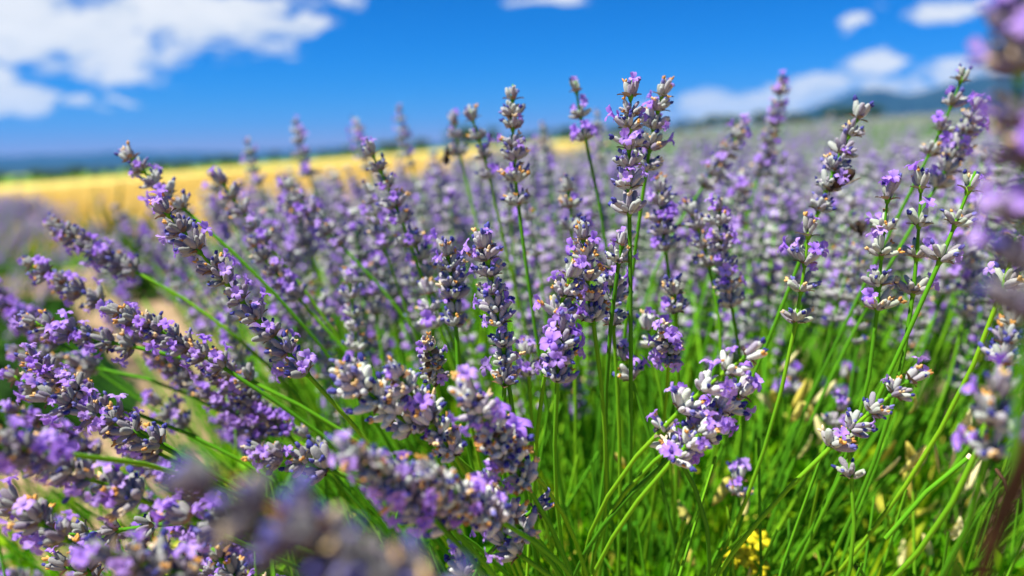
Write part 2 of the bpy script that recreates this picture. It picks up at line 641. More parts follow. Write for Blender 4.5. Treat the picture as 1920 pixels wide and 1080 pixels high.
BUD_MATS = [FELT, BLUE, ORANGE]
BUDS = {0: [bud_geo(12, None, seed=k).mesh('bud', BUD_MATS) for k in range(3)],
        1: [bud_geo(12, 1, seed=10 + k).mesh('bud_blue', BUD_MATS) for k in range(3)],
        2: [bud_geo(12, 2, seed=20 + k).mesh('bud_orange', BUD_MATS) for k in range(3)]}
COROLLAS = [corolla_geo(k).mesh('corolla', [COROLLA]) for k in range(5)]
CORES = [whorl_core_geo(k).mesh('whorl', [STEM, BRACT]) for k in range(4)]

Z = Vector((0, 0, 1))


def dirmat(d, spin, loc, sc):
    """Frame whose +Z is d, +X as near the spike axis as it can be, turned by spin."""
    d = d.normalized()
    x = Z - d * d.dot(Z)
    if x.length < 1e-4:
        x = Vector((1, 0, 0))
    x.normalize()
    y = d.cross(x)
    m = Matrix((x, y, d)).transposed().to_4x4() @ Matrix.Rotation(spin, 4, 'Z')
    m = m @ Matrix.Diagonal((sc, sc, sc, 1))
    m.translation = loc
    return m


def whorl_plan(rr, nb, top, openf, bluef, orangef, sc=1.0):
    """Where the buds of one whorl go, in whorl space: list of (matrix, bud type, corolla matrix or None)."""
    out = []
    for j in range(nb):
        inner = j % 3 == 2
        th = rr.uniform(6, 30) if top else (rr.uniform(22, 40) if inner else rr.uniform(44, 68))
        th = R(th)
        az = 2 * math.pi * (j * 0.618 if top else j / nb) + rr.uniform(-.28, .28)
        d = Vector((math.sin(th) * math.cos(az), math.sin(th) * math.sin(az), math.cos(th)))
        loc = Vector((math.cos(az), math.sin(az), 0)) * rr.uniform(.0006, .0013) + Z * rr.uniform(-.0004, .0018 if not inner else .003)
        s = sc * rr.uniform(.66, 1.08)
        u = rr.random()
        typ = 1 if u < bluef else (2 if u < bluef + orangef else 0)
        cor = None
        if rr.random() < openf * .62:
            typ = 0
            cor = dirmat(d, rr.uniform(-.6, .6), loc + d * .0062 * s, s * rr.uniform(.68, .98))
        m = dirmat(d, rr.uniform(0, 6.28), loc, 1.0) @ Matrix.Diagonal((s * rr.uniform(.9, 1.15), s * rr.uniform(.9, 1.15), s, 1))
        out.append((m, typ, cor))
    return out


def tube(pts, radii, sides=5):
    V, Fc = [], []
    n = len(pts)
    ref = Vector((0.31, 0.95, 0.05))
    for i, (p, r) in enumerate(zip(pts, radii)):
        tan = (pts[min(i + 1, n - 1)] - pts[max(i - 1, 0)]).normalized()
        a = ref - tan * ref.dot(tan)
        a.normalize()
        b = tan.cross(a)
        for k in range(sides):
            t = 2 * math.pi * k / sides
            V.append(p + a * math.cos(t) * r + b * math.sin(t) * r)
    for i in range(n - 1):
        for k in range(sides):
            Fc.append((i * sides + k, i * sides + (k + 1) % sides, i * sides + sides + (k + 1) % sides, i * sides + sides + k))
    Fc.append(tuple(range((n - 1) * sides, n * sides)))
    return V, Fc


def bez(p0, p1, p2, p3, t):
    u = 1 - t
    return p0 * u ** 3 + p1 * 3 * u * u * t + p2 * 3 * u * t * t + p3 * t ** 3


BUSH = Vector((0.055, 0.42, 0.0))


def stem_root(base, rr):
    """Where the stalk leaves the leafy cushion of its bush."""
    if base.y < 0.62:
        cx, cy, k = BUSH.x, BUSH.y, 0.34
    else:
        cx, cy, k = base.x * .75 + .02, base.y + .02, 0.5
    x = cx + (base.x - cx) * k + rr.uniform(-.025, .025)
    y = max(cy + (base.y - cy) * k + rr.uniform(-.025, .025), 0.27)
    return Vector((x, y, gz(x, y) + rr.uniform(.24, .30)))


def head_frame(base, tip, bend):
    """The curved axis of a flower head: returns point(t), tangent(t)."""
    ax = tip - base
    side = ax.cross(Vector((0.2, -1, 0.1))).normalized()
    mid = (base + tip) / 2 + side * bend * ax.length

    def pt(t):
        u = 1 - t
        return base * u * u + mid * 2 * u * t + tip * t * t

    def tg(t):
        return ((mid - base) * (1 - t) + (tip - mid) * t).normalized()
    return pt, tg


def spike(tip, base, dt, db, label, group, dense=1, openf=.14, bluef=.25, orangef=.2, sc=1.0, bend=.04, lone=0, tone=None, root=None, seed=None, low=False, fixed=None):
    """One lavender spike: stalk, whorls, and (near ones) every bud and open floret.
    tip, base: pixel of the head's top and bottom; dt, db: their depths (m)."""
    rr = random.Random(seed if seed is not None else int(tip[0] * 7 + tip[1] * 13))
    if fixed is None:
        T, B = at(*tip, dt), at(*base, db)
    else:
        T, B = fixed
    pt, tg = head_frame(B, T, bend * rr.choice((-1, 1)))
    L = (T - B).length
    rt = root if root is not None else stem_root(B, rr)
    o = empty('lavender_spike', rt)
    tag(o, label, 'lavender flower', group)
    reach = (B - rt).length
    p1 = rt + Vector((rr.uniform(-.02, .02), rr.uniform(-.02, .02), 1)) * reach * .33
    p2 = B - tg(0) * reach * .38
    n = 9 if low else 14
    pts = [bez(rt, p1, p2, B, i / n) for i in range(n + 1)]
    rad = [.00105 - .0002 * i / n for i in range(n + 1)]
    for i in range(1, 7):
        pts.append(pt(i / 6 * .95))
        rad.append(.00085 - .0004 * i / 6)
    V, Fc = tube([p - rt for p in pts], rad, 4 if low else 6)
    obj('stem', mesh_from('stem', V, Fc, [STEM]), o)
    sc *= 1.02
    gap = {2: .0058, 1: .0072, 0: .0098}[dense] * sc
    nw = max(2, int(round(L * .92 / gap)))
    nb0 = {2: 21, 1: 17, 0: 12}[dense]
    bluef, orangef = bluef * 1.35, orangef * .85
    ts = [(i / (nw - .35)) ** (.93 if dense else 1.0) for i in range(nw)]
    if lone:
        ts = [0.0] + [lone + (1 - lone) * t for t in ts[:-1]]
        ts = ts[:1] + [min(t, .96) for t in ts[1:]]
    spin = rr.uniform(0, 3)
    for i, t in enumerate(ts):
        t = min(max(t + (rr.uniform(-.024, .024) if i else 0), 0), .97)
        top = i == len(ts) - 1
        ws = sc * (1.04 - .22 * t) * rr.uniform(.84, 1.12)
        spin += math.pi / 2 + rr.uniform(-.3, .3)
        q = tg(t).to_track_quat('Z', 'Y') @ Quaternion((0, 0, 1), spin)
        if low:
            me = rr.choice(LOW_TOP if top else LOW_WHORLS)
            s2 = ws * {2: 1.1, 1: 1.0, 0: .92}[dense]
            obj('whorl', me, o, Matrix.LocRotScale(pt(t) - rt, q, Vector((s2,) * 3)))
            continue
        wh = obj('whorl', rr.choice(CORES), o, Matrix.LocRotScale(pt(t) - rt, q, Vector((1, 1, 1))))
        nb = max(6, nb0 + rr.randint(-4, 2) - (5 if top else 0))
        for m, typ, cor in whorl_plan(rr, nb, top, openf * (.75 if i == 0 else 1), bluef, orangef, ws):
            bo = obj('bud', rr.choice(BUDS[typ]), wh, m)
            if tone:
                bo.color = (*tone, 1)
            if cor is not None:
                obj('corolla', rr.choice(COROLLAS), wh, cor)
    return o


# whorls of the spikes too far back to show single buds: one mesh each
def low_whorl(seed, top):
    rr = random.Random(seed)
    g = Geo()
    buds = [bud_geo(6, None, seed=seed), bud_geo(6, 1, seed=seed + 1), bud_geo(6, 2, seed=seed + 2)]
    for m, typ, cor in whorl_plan(rr, 8 if top else 11, top, .22, .2, .16, 1.0):
        g.merge(buds[typ], m, rr.random())
        if cor is not None:
            c = corolla_geo(rr.randint(0, 99), True)
            c.M = [3] * len(c.F)
            g.merge(c, cor, rr.random())
    return g


LOW_WHORLS = [low_whorl(100 + k, False).mesh('whorl_small', BUD_MATS + [COROLLA]) for k in range(10)]
LOW_TOP = [low_whorl(300 + k, True).mesh('whorl_small_top', BUD_MATS + [COROLLA]) for k in range(4)]

# ------------------------------------------------------------------ the lavender spikes one can tell apart in the photograph
G1 = 'lavender spikes of the front bush'
HERO = [
    # tip, base, depth tip, depth base, options, label
    ((1185, 132), (1180, 400), .292, .297, dict(dense=1, openf=.16, orangef=.12, bend=.02, lone=.18), 'tallest sharp upright lavender spike standing against the blue sky'),
    ((1248, 156), (1212, 318), .325, .335, dict(dense=1, openf=.15, bluef=.15), 'slightly soft spike leaning out from behind the tallest upright spike'),
    ((962, 146), (972, 385), .35, .355, dict(dense=1, openf=.14, lone=.2, orangef=.25), 'upright spike with one detached lower whorl, against sky above the crowd centre'),
    ((1078, 145), (1098, 262), .385, .39, dict(dense=0, openf=.40, orangef=.1), 'soft loose spike with bright lilac tip between the two tall centre spikes'),
    ((877, 200), (918, 335), .41, .42, dict(dense=0, openf=.12, bluef=.1), 'grey budded spike tilting left beside a hovering dark bee'),
    ((686, 266), (770, 460), .37, .38, dict(dense=1, openf=.25, sc=1.05), 'soft long spike leaning left in front of the wheat strip'),
    ((775, 440), (800, 520), .385, .39, dict(dense=1, openf=.12), 'short soft grey spike just under the long left-leaning one'),
    ((232, 282), (345, 392), .37, .37, dict(dense=1, openf=.15), 'soft spike whose grey tip stands before the golden wheat field'),
    ((297, 380), (575, 700), .285, .295, dict(dense=1, openf=.22, orangef=.22, bend=.015), 'long sharp spike slanting down through the left half, lilac tip before wheat'),
    ((905, 446), (948, 680), .290, .298, dict(dense=2, openf=.16, bend=.02), 'sharp dense upright spike in the middle of the green stalks'),
    ((946, 690), (946, 722), .296, .298, dict(dense=0, openf=.3), 'little two-whorled sharp spike under the dense middle spike'),
    ((1092, 428), (1112, 600), .290, .298, dict(dense=2, openf=.10, orangef=.42, sc=1.08, bend=.02), 'sharp round-topped spike with many orange tips on a dark stalk'),
    ((1078, 500), (1046, 592), .283, .290, dict(dense=2, openf=.25), 'grey and lilac spike crowding the left side of the orange-tipped spike'),
    ((1062, 604), (1045, 712), .282, .288, dict(dense=2, openf=.28), 'short sharp spike with lilac rim, lowest of the centre cluster'),
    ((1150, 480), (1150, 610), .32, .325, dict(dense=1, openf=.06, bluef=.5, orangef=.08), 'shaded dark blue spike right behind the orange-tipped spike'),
    ((1172, 440), (1160, 492), .30, .302, dict(dense=0, openf=.4, bluef=.1), 'pale opened whorl on the stalk of the tallest upright spike'),
    ((836, 465), (850, 562), .325, .33, dict(dense=2, openf=.16), 'small compact spike left of the dense middle spike'),
    ((852, 580), (855, 612), .33, .33, dict(dense=1, openf=.1, bluef=.5), 'single bluish whorl under the small compact spike'),
    ((800, 535), (812, 615), .37, .37, dict(dense=1, openf=.08, bluef=.1), 'soft pale grey spike left of the single bluish whorl'),
    ((800, 645), (818, 712), .305, .325, dict(dense=2, openf=.14, orangef=.25), 'stubby dark spike seen from above over green stalks'),
    ((652, 508), (668, 690), .39, .395, dict(dense=1, openf=.12, sc=1.0), 'soft upright spike above the broad pale grey spike'),
    ((688, 500), (705, 590), .44, .44, dict(dense=1, openf=.3), 'blurred spike with two lilac florets hanging at its foot'),
    ((640, 690), (775, 800), .245, .265, dict(dense=2, openf=.16, orangef=.28, sc=1.18), 'broad pale grey spike with orange tips crossing the long slanting stalk'),
    ((870, 735), (965, 850), .235, .26, dict(dense=2, openf=.14, orangef=.3, sc=1.2), 'large pale woolly spike pointing up at lower centre'),
    ((790, 775), (850, 850), .255, .265, dict(dense=2, openf=.1, orangef=.6), 'spike thick with orange withered tips between the two woolly spikes'),
    ((650, 850), (800, 960), .20, .225, dict(dense=2, openf=.32, sc=1.0), 'near soft spike with large lilac florets at lower left centre'),
    ((800, 880), (935, 975), .215, .24, dict(dense=2, openf=.12, orangef=.3), 'near soft grey spike beside the one with large lilac florets'),
    ((905, 900), (985, 1000), .25, .27, dict(dense=1, openf=.3), 'lilac and grey spike below the large woolly spike'),
    ((465, 845), (615, 880), .265, .275, dict(dense=1, openf=.24, orangef=.3), 'sharp spike lying left with bright lilac florets at its tip'),
    ((350, 890), (900, 1170), .118, .13, dict(dense=2, openf=.05, sc=1.15, orangef=.06, tone=(.34, .30, .34)), 'huge out-of-focus spike looming dark in the lower left foreground'),  # bud tone darkened to paint the shaded side facing the camera
    ((75, 738), (300, 835), .275, .285, dict(dense=1, openf=.18, bend=.05), 'sharp dark spike leaning flat left with one star floret'),
    ((20, 850), (260, 935), .235, .25, dict(dense=2, openf=.2, orangef=.3), 'brown and purple spike beneath the flat-leaning sharp spike'),
    ((-40, 830), (110, 850), .20, .22, dict(dense=2, openf=.35), 'soft purple spike cut by the left picture edge'),
    ((55, 1005), (290, 985), .275, .285, dict(dense=0, openf=.14, orangef=.15), 'thin sharp spike lying level near the lower left corner'),
    ((95, 415), (255, 510), .40, .40, dict(dense=2, openf=.2), 'soft grey-tipped spike leaning over the sandy path'),
    ((45, 488), (190, 565), .38, .38, dict(dense=1, openf=.2), 'soft spike with pale lilac tip leaning left below the grey-tipped one'),
    ((45, 600), (250, 650), .335, .34, dict(dense=1, openf=.28, orangef=.25), 'soft spike lying flat left over the bare soil'),
    ((205, 580), (420, 690), .32, .325, dict(dense=2, openf=.24), 'thick lilac spike left of the long slanting spike'),
    ((330, 640), (470, 715), .345, .345, dict(dense=1, openf=.14), 'spike partly behind the thick lilac spike, with a grey crown'),
    ((10, 700), (150, 745), .35, .35, dict(dense=1, openf=.35), 'blurred lilac spike at left edge above the flat-leaning sharp one'),
    ((20, 655), (180, 690), .42, .42, dict(dense=1, openf=.2), 'dim blurred spike low over the soil by the left edge'),
    ((10, 930), (120, 1010), .25, .25, dict(dense=1, openf=.3), 'soft lilac spike in the lower left corner above a level one'),
    ((180, 1035), (360, 1085), .20, .215, dict(dense=2, openf=.22), 'soft near spike along the bottom edge at lower left'),
    ((395, 1025), (440, 1085), .255, .26, dict(dense=1, openf=.05, orangef=.2), 'pale tuft of buds at the bottom edge below the looming dark spike'),
    ((150, 1030), (165, 1075), .27, .27, dict(dense=0, openf=.4, orangef=.4), 'tiny spike with blue and orange tips at the bottom left edge'),
    ((1425, 650), (1275, 770), .262, .272, dict(dense=1, openf=.14, orangef=.22, sc=1.05), 'sharp spike leaning right with lilac tip atop the big round cluster'),
    ((1370, 745), (1265, 850), .272, .28, dict(dense=2, openf=.22, bluef=.35, sc=1.1), 'big round sharp cluster of grey and blue buds at lower right centre'),
    ((560, 985), (960, 1210), .118, .125, dict(dense=2, openf=.03, sc=1.1, orangef=.06, tone=(.34, .30, .34)), 'second dark out-of-focus spike low under the huge looming one'),  # same camera-side shade, put into the bud tone
    ((715, 870), (845, 985), .222, .24, dict(dense=2, openf=.14, orangef=.3, sc=1.1, tone=(1.4, 1.4, 1.36)), 'pale silvery spike between the two near soft spikes at lower centre'),
    ((900, 800), (985, 905), .245, .262, dict(dense=2, openf=.14, orangef=.25, sc=1.1, tone=(1.4, 1.4, 1.36)), 'pale silvery spike just beneath the large woolly spike'),
    ((735, 690), (805, 790), .25, .265, dict(dense=2, openf=.18, orangef=.25, sc=1.05, tone=(1.3, 1.3, 1.26)), 'silvery spike pressed against the right of the broad pale grey spike'),
    ((1400, 728), (1310, 800), .276, .284, dict(dense=2, openf=.2, bluef=.3, sc=1.0), 'right shoulder of the big round cluster, bluish buds facing right'),
    ((1330, 800), (1262, 862), .266, .272, dict(dense=2, openf=.3, bluef=.4), 'lower bluish half of the big round cluster with drooping lilac florets'),
    ((1238, 795), (1258, 832), .275, .278, dict(dense=0, openf=.05), 'small pale side whorl left of the big round cluster'),
    ((1730, 695), (1558, 838), .278, .285, dict(dense=1, openf=.10, bluef=.35, bend=.03), 'sharp spike leaning right on a thin bent stalk at lower right'),
    ((1590, 800), (1596, 895), .31, .31, dict(dense=0, openf=.04), 'faint loose whorls hanging behind the right-leaning lower spike'),
    ((1520, 402), (1492, 605), .305, .31, dict(dense=0, openf=.28, orangef=.3, bend=.02), 'loose spaced spike with lilac foot on a bright green stalk'),
    ((1618, 200), (1535, 395), .335, .34, dict(dense=1, openf=.10, bend=.03), 'dark spike leaning right with a bumblebee hanging on it'),
    ((1668, 345), (1645, 580), .30, .305, dict(dense=0, openf=.12, orangef=.35, bend=.02), 'loose greenish spike, leftmost of three loose spikes at right'),
    ((1728, 318), (1712, 550), .302, .305, dict(dense=0, openf=.16, orangef=.35, bend=.02), 'loose grey spike, middle one of three loose spikes at right'),
    ((1832, 312), (1762, 490), .288, .292, dict(dense=0, openf=.08, orangef=.25, bluef=.3, bend=.02), 'loose spike leaning right, rightmost of three loose spikes at right'),
    ((1812, 122), (1742, 290), .37, .375, dict(dense=0, openf=.25), 'soft spike leaning right before the blue mountain'),
    ((1838, 190), (1755, 350), .385, .385, dict(dense=2, openf=.25), 'soft dense lilac spike under the one before the blue mountain'),
    ((1896, 12), (1925, 600), .135, .14, dict(dense=1, openf=.26, sc=1.0, orangef=.10, tone=(.44, .38, .46)), 'huge blurred spike filling the upper right edge'),  # darker tone paints shade onto the buds of this near spike
    ((1885, 700), (1850, 850), .20, .21, dict(dense=1, openf=.12, orangef=.25), 'soft near spike standing at the right edge above a brown blade'),
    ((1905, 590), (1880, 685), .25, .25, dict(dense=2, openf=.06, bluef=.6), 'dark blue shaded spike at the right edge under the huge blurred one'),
    ((1905, 440), (1880, 540), .28, .285, dict(dense=0, openf=.16), 'dim loose spike at the right edge below the three loose spikes'),
    ((1466, 152), (1425, 330), .50, .51, dict(dense=2, openf=.28), 'blurred tall spike with pink tip rising over the green tree line'),
    ((1395, 232), (1318, 350), .45, .45, dict(dense=2, openf=.22), 'blurred spike leaning right, left of the pink-tipped tall one'),
    ((1345, 384), (1372, 575), .36, .365, dict(dense=2, openf=.2), 'soft heavy spike tapering downward right of the centre'),
    ((1292, 385), (1330, 500), .38, .38, dict(dense=1, openf=.3), 'soft lilac spike beside the heavy down-tapering one'),
    ((1238, 345), (1248, 470), .37, .375, dict(dense=2, openf=.2, bluef=.4), 'soft dark purple spike just right of the tallest upright one'),
    ((1262, 535), (1268, 585), .345, .35, dict(dense=2, openf=.14, bluef=.4), 'small dark round spike head low right of centre'),
    ((1250, 622), (1254, 672), .305, .32, dict(dense=2, openf=.25, orangef=.25, bluef=.1), 'sunlit round spike head with lilac skirt over green stalks'),
    ((1168, 650), (1184, 712), .33, .33, dict(dense=1, openf=.35), 'small soft lilac spike right of the dark centre stalk'),
    ((1215, 600), (1222, 650), .36, .36, dict(dense=1, openf=.1), 'pale soft spike left above the sunlit round head'),
    ((1062, 335), (1072, 432), .39, .39, dict(dense=1, openf=.15, orangef=.25), 'soft spike in the gap between the two tallest centre spikes'),
    ((985, 640), (992, 705), .35, .35, dict(dense=1, openf=.5), 'soft lilac spike on the right of the dense middle spike'),
    ((1030, 935), (965, 985), .275, .28, dict(dense=1, openf=.03, bluef=.55), 'dark blue budded spike on a bent stalk near the bottom centre'),
    ((925, 1000), (975, 1040), .27, .27, dict(dense=0, openf=.7), 'shaded purple florets low at the bottom centre'),
    ((858, 1030), (872, 1078), .27, .27, dict(dense=0, openf=.2, orangef=.4), 'tiny pale spike at the bottom edge left of centre'),
    ((1384, 885), (1386, 930), .37, .37, dict(dense=1, openf=.55), 'tiny lilac spike alone among stalks below the big round cluster'),
    ((1484, 690), (1484, 738), .48, .48, dict(dense=1, openf=.5), 'tiny blurred lilac spike over the dry yellow leaves'),
    ((1588, 690), (1566, 740), .50, .50, dict(dense=1, openf=.5), 'tiny blurred lilac spike leaning right above the lower right spike'),
    ((1580, 755), (1562, 800), .40, .40, dict(dense=1, openf=.4), 'small lilac spike behind the foot of the right-leaning lower spike'),
    ((410, 330), (500, 455), .41, .41, dict(dense=1, openf=.2), 'soft spike leaning left above the upper part of the long slanting one'),
    ((540, 345), (640, 460), .43, .43, dict(dense=1, openf=.25), 'soft spike leaning left, amid the purple crowd left of centre'),
    ((470, 450), (560, 560), .40, .40, dict(dense=1, openf=.35), 'soft lilac spike hanging in the green right of the long slanting one'),
    ((580, 560), (612, 600), .50, .50, dict(dense=1, openf=.2), 'small blurred spike alone in the green left of centre'),
    ((748, 203), (772, 312), .68, .68, dict(dense=1, openf=.5, low=True), 'blurred thin spike with a pink tip above the crowd left of centre'),
    ((553, 225), (580, 330), .62, .62, dict(dense=1, openf=.35, low=True), 'blurred spike rising highest over the wheat at left'),
    ((667, 222), (690, 320), .66, .66, dict(dense=1, openf=.35, low=True), 'blurred purple spike rising over the wheat left of the pink-tipped one'),
    ((463, 262), (487, 345), .62, .62, dict(dense=1, openf=.3, low=True), 'blurred small spike rising at the left end of the crowd'),
    ((850, 215), (862, 290), .48, .48, dict(dense=1, openf=.3), 'soft lilac spike just left of the grey budded one'),
    ((1120, 210), (1130, 300), .62, .62, dict(dense=1, openf=.2, low=True), 'faint blurred spike left of the tallest upright one'),
    ((1018, 235), (1030, 330), .66, .66, dict(dense=1, openf=.3, low=True), 'faint blurred spike in the centre before the wheat strip'),
    ((410, 740), (490, 790), .40, .40, dict(dense=0, openf=.1), 'soft little spike above the sharp bright-floreted lying one'),
    ((560, 800), (600, 850), .36, .36, dict(dense=1, openf=.3), 'soft lilac spike behind the lying bright-floreted one'),
    ((285, 745), (350, 800), .42, .42, dict(dense=1, openf=.4), 'blurred lilac spike right of the star floret at left'),
    ((100, 1050), (180, 1090), .29, .29, dict(dense=1, openf=.2), 'dim spike cut off by the bottom left edge'),
    ((330, 960), (420, 990), .24, .24, dict(dense=2, openf=.35), 'purple spike half hidden behind the looming dark foreground one'),
]
REFS = [(1, 'the spike behind the tallest one'), (0, 'the tallest sharp spike'), (2, 'the upright spike with a detached whorl'), (3, 'the loose lilac-tipped spike'),
        (4, 'the grey budded spike by the bee'), (5, 'the soft long left-leaning spike'), (7, 'the grey-tipped spike before the wheat'), (8, 'the long sharp slanting spike'),
        (9, 'the dense middle spike'), (11, 'the orange-tipped round-topped spike'), (16, 'the small compact spike'), (19, 'the stubby dark spike'), (20, 'the soft spike over the broad pale one'),
        (28, 'the lying bright-floreted spike'), (30, 'the flat-leaning sharp spike'), (31, 'the brown and purple spike at left'), (34, 'the grey-tipped spike over the path'),
        (35, 'the pale lilac tip at left'), (36, 'the spike lying over bare soil'), (37, 'the thick lilac spike'), (38, 'the grey-crowned spike at left'), (33, 'the thin level spike at lower left'),
        (46, 'the big round cluster'), (54, 'the sharp lower right spike'), (56, 'the loose spike with lilac foot'), (57, 'the spike carrying the bumblebee'), (58, 'the leftmost loose spike at right'),
        (59, 'the middle loose spike at right'), (60, 'the rightmost loose spike'), (61, 'the spike before the blue mountain'), (67, 'the pink-tipped tall spike at right'), (68, 'the blurred right-leaning spike'),
        (69, 'the heavy down-tapering spike'), (70, 'the soft lilac spike right of centre'), (71, 'the soft dark purple spike'), (72, 'the small dark round head'), (73, 'the sunlit round head'),
        (76, 'the spike between the two tallest'), (85, 'the soft spike above the slanting one'), (86, 'the soft spike amid the left crowd'), (87, 'the lilac spike hanging in the green'),
        (89, 'the thin pink-tipped spike left of centre'), (90, 'the spike rising highest over the wheat'), (91, 'the purple spike over the wheat'), (94, 'the faint spike left of the tallest')]


def pixel(p):
    q = CM.inverted() @ p
    return 960 + q.x / -q.z * F, 540 - q.y / -q.z * F


def name_by_neighbours(items):
    """items: (object, head centre). The nearest unnamed spike on each side of a landmark spike takes its label from it."""
    used, pairs = set(), []
    for o, c in items:
        x, y = pixel(c)
        for k, phrase in REFS:
            (tx, ty), (bx, by) = HERO[k][0], HERO[k][1]
            dx, dy = x - (tx + bx) / 2, y - (ty + by) / 2
            d = math.hypot(dx, dy)
            if 22 < d < 165:
                side = ('right of' if dx > 0 else 'left of') if abs(dx) > abs(dy) else ('below' if dy > 0 else 'above')
                pairs.append((d, o.name, side, phrase, o, (CM.inverted() @ c).z))
    done = set()
    for d, nm, side, phrase, o, depth in sorted(pairs, key=lambda p: p[:4]):
        if nm in done or (side, phrase) in used:
            continue
        done.add(nm)
        used.add((side, phrase))
        look = 'soft' if depth > -.55 else ('blurred' if depth > -.8 else 'faint blurred')
        o['label'] = look + ' lavender spike just ' + side + ' ' + phrase


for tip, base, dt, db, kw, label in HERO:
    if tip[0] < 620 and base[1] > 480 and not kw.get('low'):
        kw.setdefault('tone', (.70, .67, .69))  # mauve left-flank buds, also darkened for the shade there
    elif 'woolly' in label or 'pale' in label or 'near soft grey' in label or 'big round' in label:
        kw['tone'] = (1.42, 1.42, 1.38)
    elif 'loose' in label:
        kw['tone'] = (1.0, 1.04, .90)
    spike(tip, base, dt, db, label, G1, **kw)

# more of the bush's left flank, leaning out low over the path
rl = random.Random(77)
spots, others = [], []
while len(spots) < 20:
    px, py = rl.uniform(-40, 470), rl.uniform(470, 1090)
    if py < 520 + (px - 0) * .35 or (px > 380 and py > 830):
        continue
    if all(math.hypot(px - a, (py - b) * 1.6) > 80 for a, b in spots):
        spots.append((px, py))
for px, py in spots:
    d = rl.uniform(.31, .50)
    dirn = Vector((px - 1120, py - 1330 + (px - 250) * .25)).normalized()
    ln = rl.uniform(.036, .058) * F / d
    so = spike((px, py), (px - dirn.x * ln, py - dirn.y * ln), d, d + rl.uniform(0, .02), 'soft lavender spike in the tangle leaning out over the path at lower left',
          'leaning spikes at lower left', dense=rl.choice((1, 1, 2)), openf=rl.uniform(.15, .5), tone=(.62, .57, .63), seed=int(px * 3 + py))  # tone holds the mauve and the dimness of the shadowed flank
    others.append((so, at(px - dirn.x * ln * .5, py - dirn.y * ln * .5, d)))
# ------------------------------------------------------------------ the soft crowd behind: still one object per spike
rr = random.Random(5)
crowd = [('small blurred lavender spike in the crowd below the golden wheat', 'crowd spikes below the wheat', 300, 800),
         ('small blurred lavender spike in the crowd behind the tall centre spikes', 'crowd spikes behind the tall centre spikes', 800, 1250),
         ('small blurred lavender spike in the crowd below the distant mountains', 'crowd spikes below the mountains', 1250, 1990)]
N_CROWD = 300 - len(HERO) - len(spots)
made = tries = 0
while made < N_CROWD and tries < 6000:
    tries += 1
    near = rr.random() < .62
    d = rr.uniform(.42, .68) if near else rr.uniform(.66, 1.05)
    px = rr.uniform(250, 1960)
    X = ray(px, 400).x * d
    if X < -.40 or X > .85:
        continue
    ztip = .606 - .12 * max(0, (X + .0 < -.12) * (-.12 - X)) + (rr.gauss(-.020, .034) if near else rr.gauss(.008, .024)) + X * .03
    p = at(px, 400, d)
    tipw = Vector((p.x, p.y, ztip))
    lean = max(-.9, min(.9, (X - .05) * (1.5 if X < 0 else .9))) + rr.gauss(0, .10)
    ax = Vector((math.sin(lean), rr.gauss(.04, .12), math.cos(lean))).normalized()
    ln = rr.uniform(.034, .062)
    basew = tipw - ax * ln
    for lab, grp, a, b in crowd:
        if a <= px < b:
            break
    else:
        continue
    q = CM.inverted() @ tipw
    py = 540 - q.y / -q.z * F
    if py < 262 or (d < .62 and 640 < px < 1250 and rr.random() < .25):
        continue
    so = spike((px, py), None, 0, 0, lab, grp, dense=rr.choice((0, 1, 1, 2)), sc=rr.uniform(.9, 1.08), low=True, fixed=(tipw, basew), seed=made)
    others.append((so, (tipw + basew) / 2))
    made += 1
name_by_neighbours(others)


# ------------------------------------------------------------------ masses: one object each
def frames(z, spin, scale):
    """Rotation-scale matrices (n,3,3) whose third column is z."""
    z = z / np.linalg.norm(z, axis=1, keepdims=True)
    ref = np.where(np.abs(z[:, :1]) < .9, np.array([[1., 0, 0]]), np.array([[0, 1., 0]]))
    x = ref - z * (z * ref).sum(1, keepdims=True)
    x /= np.linalg.norm(x, axis=1, keepdims=True)
    y = np.cross(z, x)
    c, s = np.cos(spin)[:, None], np.sin(spin)[:, None]
    x2, y2 = x * c + y * s, y * c - x * s
    if np.ndim(scale) == 1:
        scale = np.repeat(scale[:, None], 3, 1)
    return np.stack([x2 * scale[:, :1], y2 * scale[:, 1:2], z * scale[:, 2:3]], axis=2)


def stamp(name, proto, M3, loc, mats, smooth=True):
    V, Fc, M = proto
    n = len(loc)
    allV = np.einsum('nij,vj->nvi', M3, V) + loc[:, None, :]
    allF = Fc[None] + (np.arange(n) * len(V))[:, None, None]
    rnd = np.repeat(rng.random(n), len(V))
    me = mesh_from(name, allV.reshape(-1, 3), allF.reshape(-1, 3), mats, np.tile(M, n), smooth, rnd)
    return tag(obj(name, me), kind='stuff')


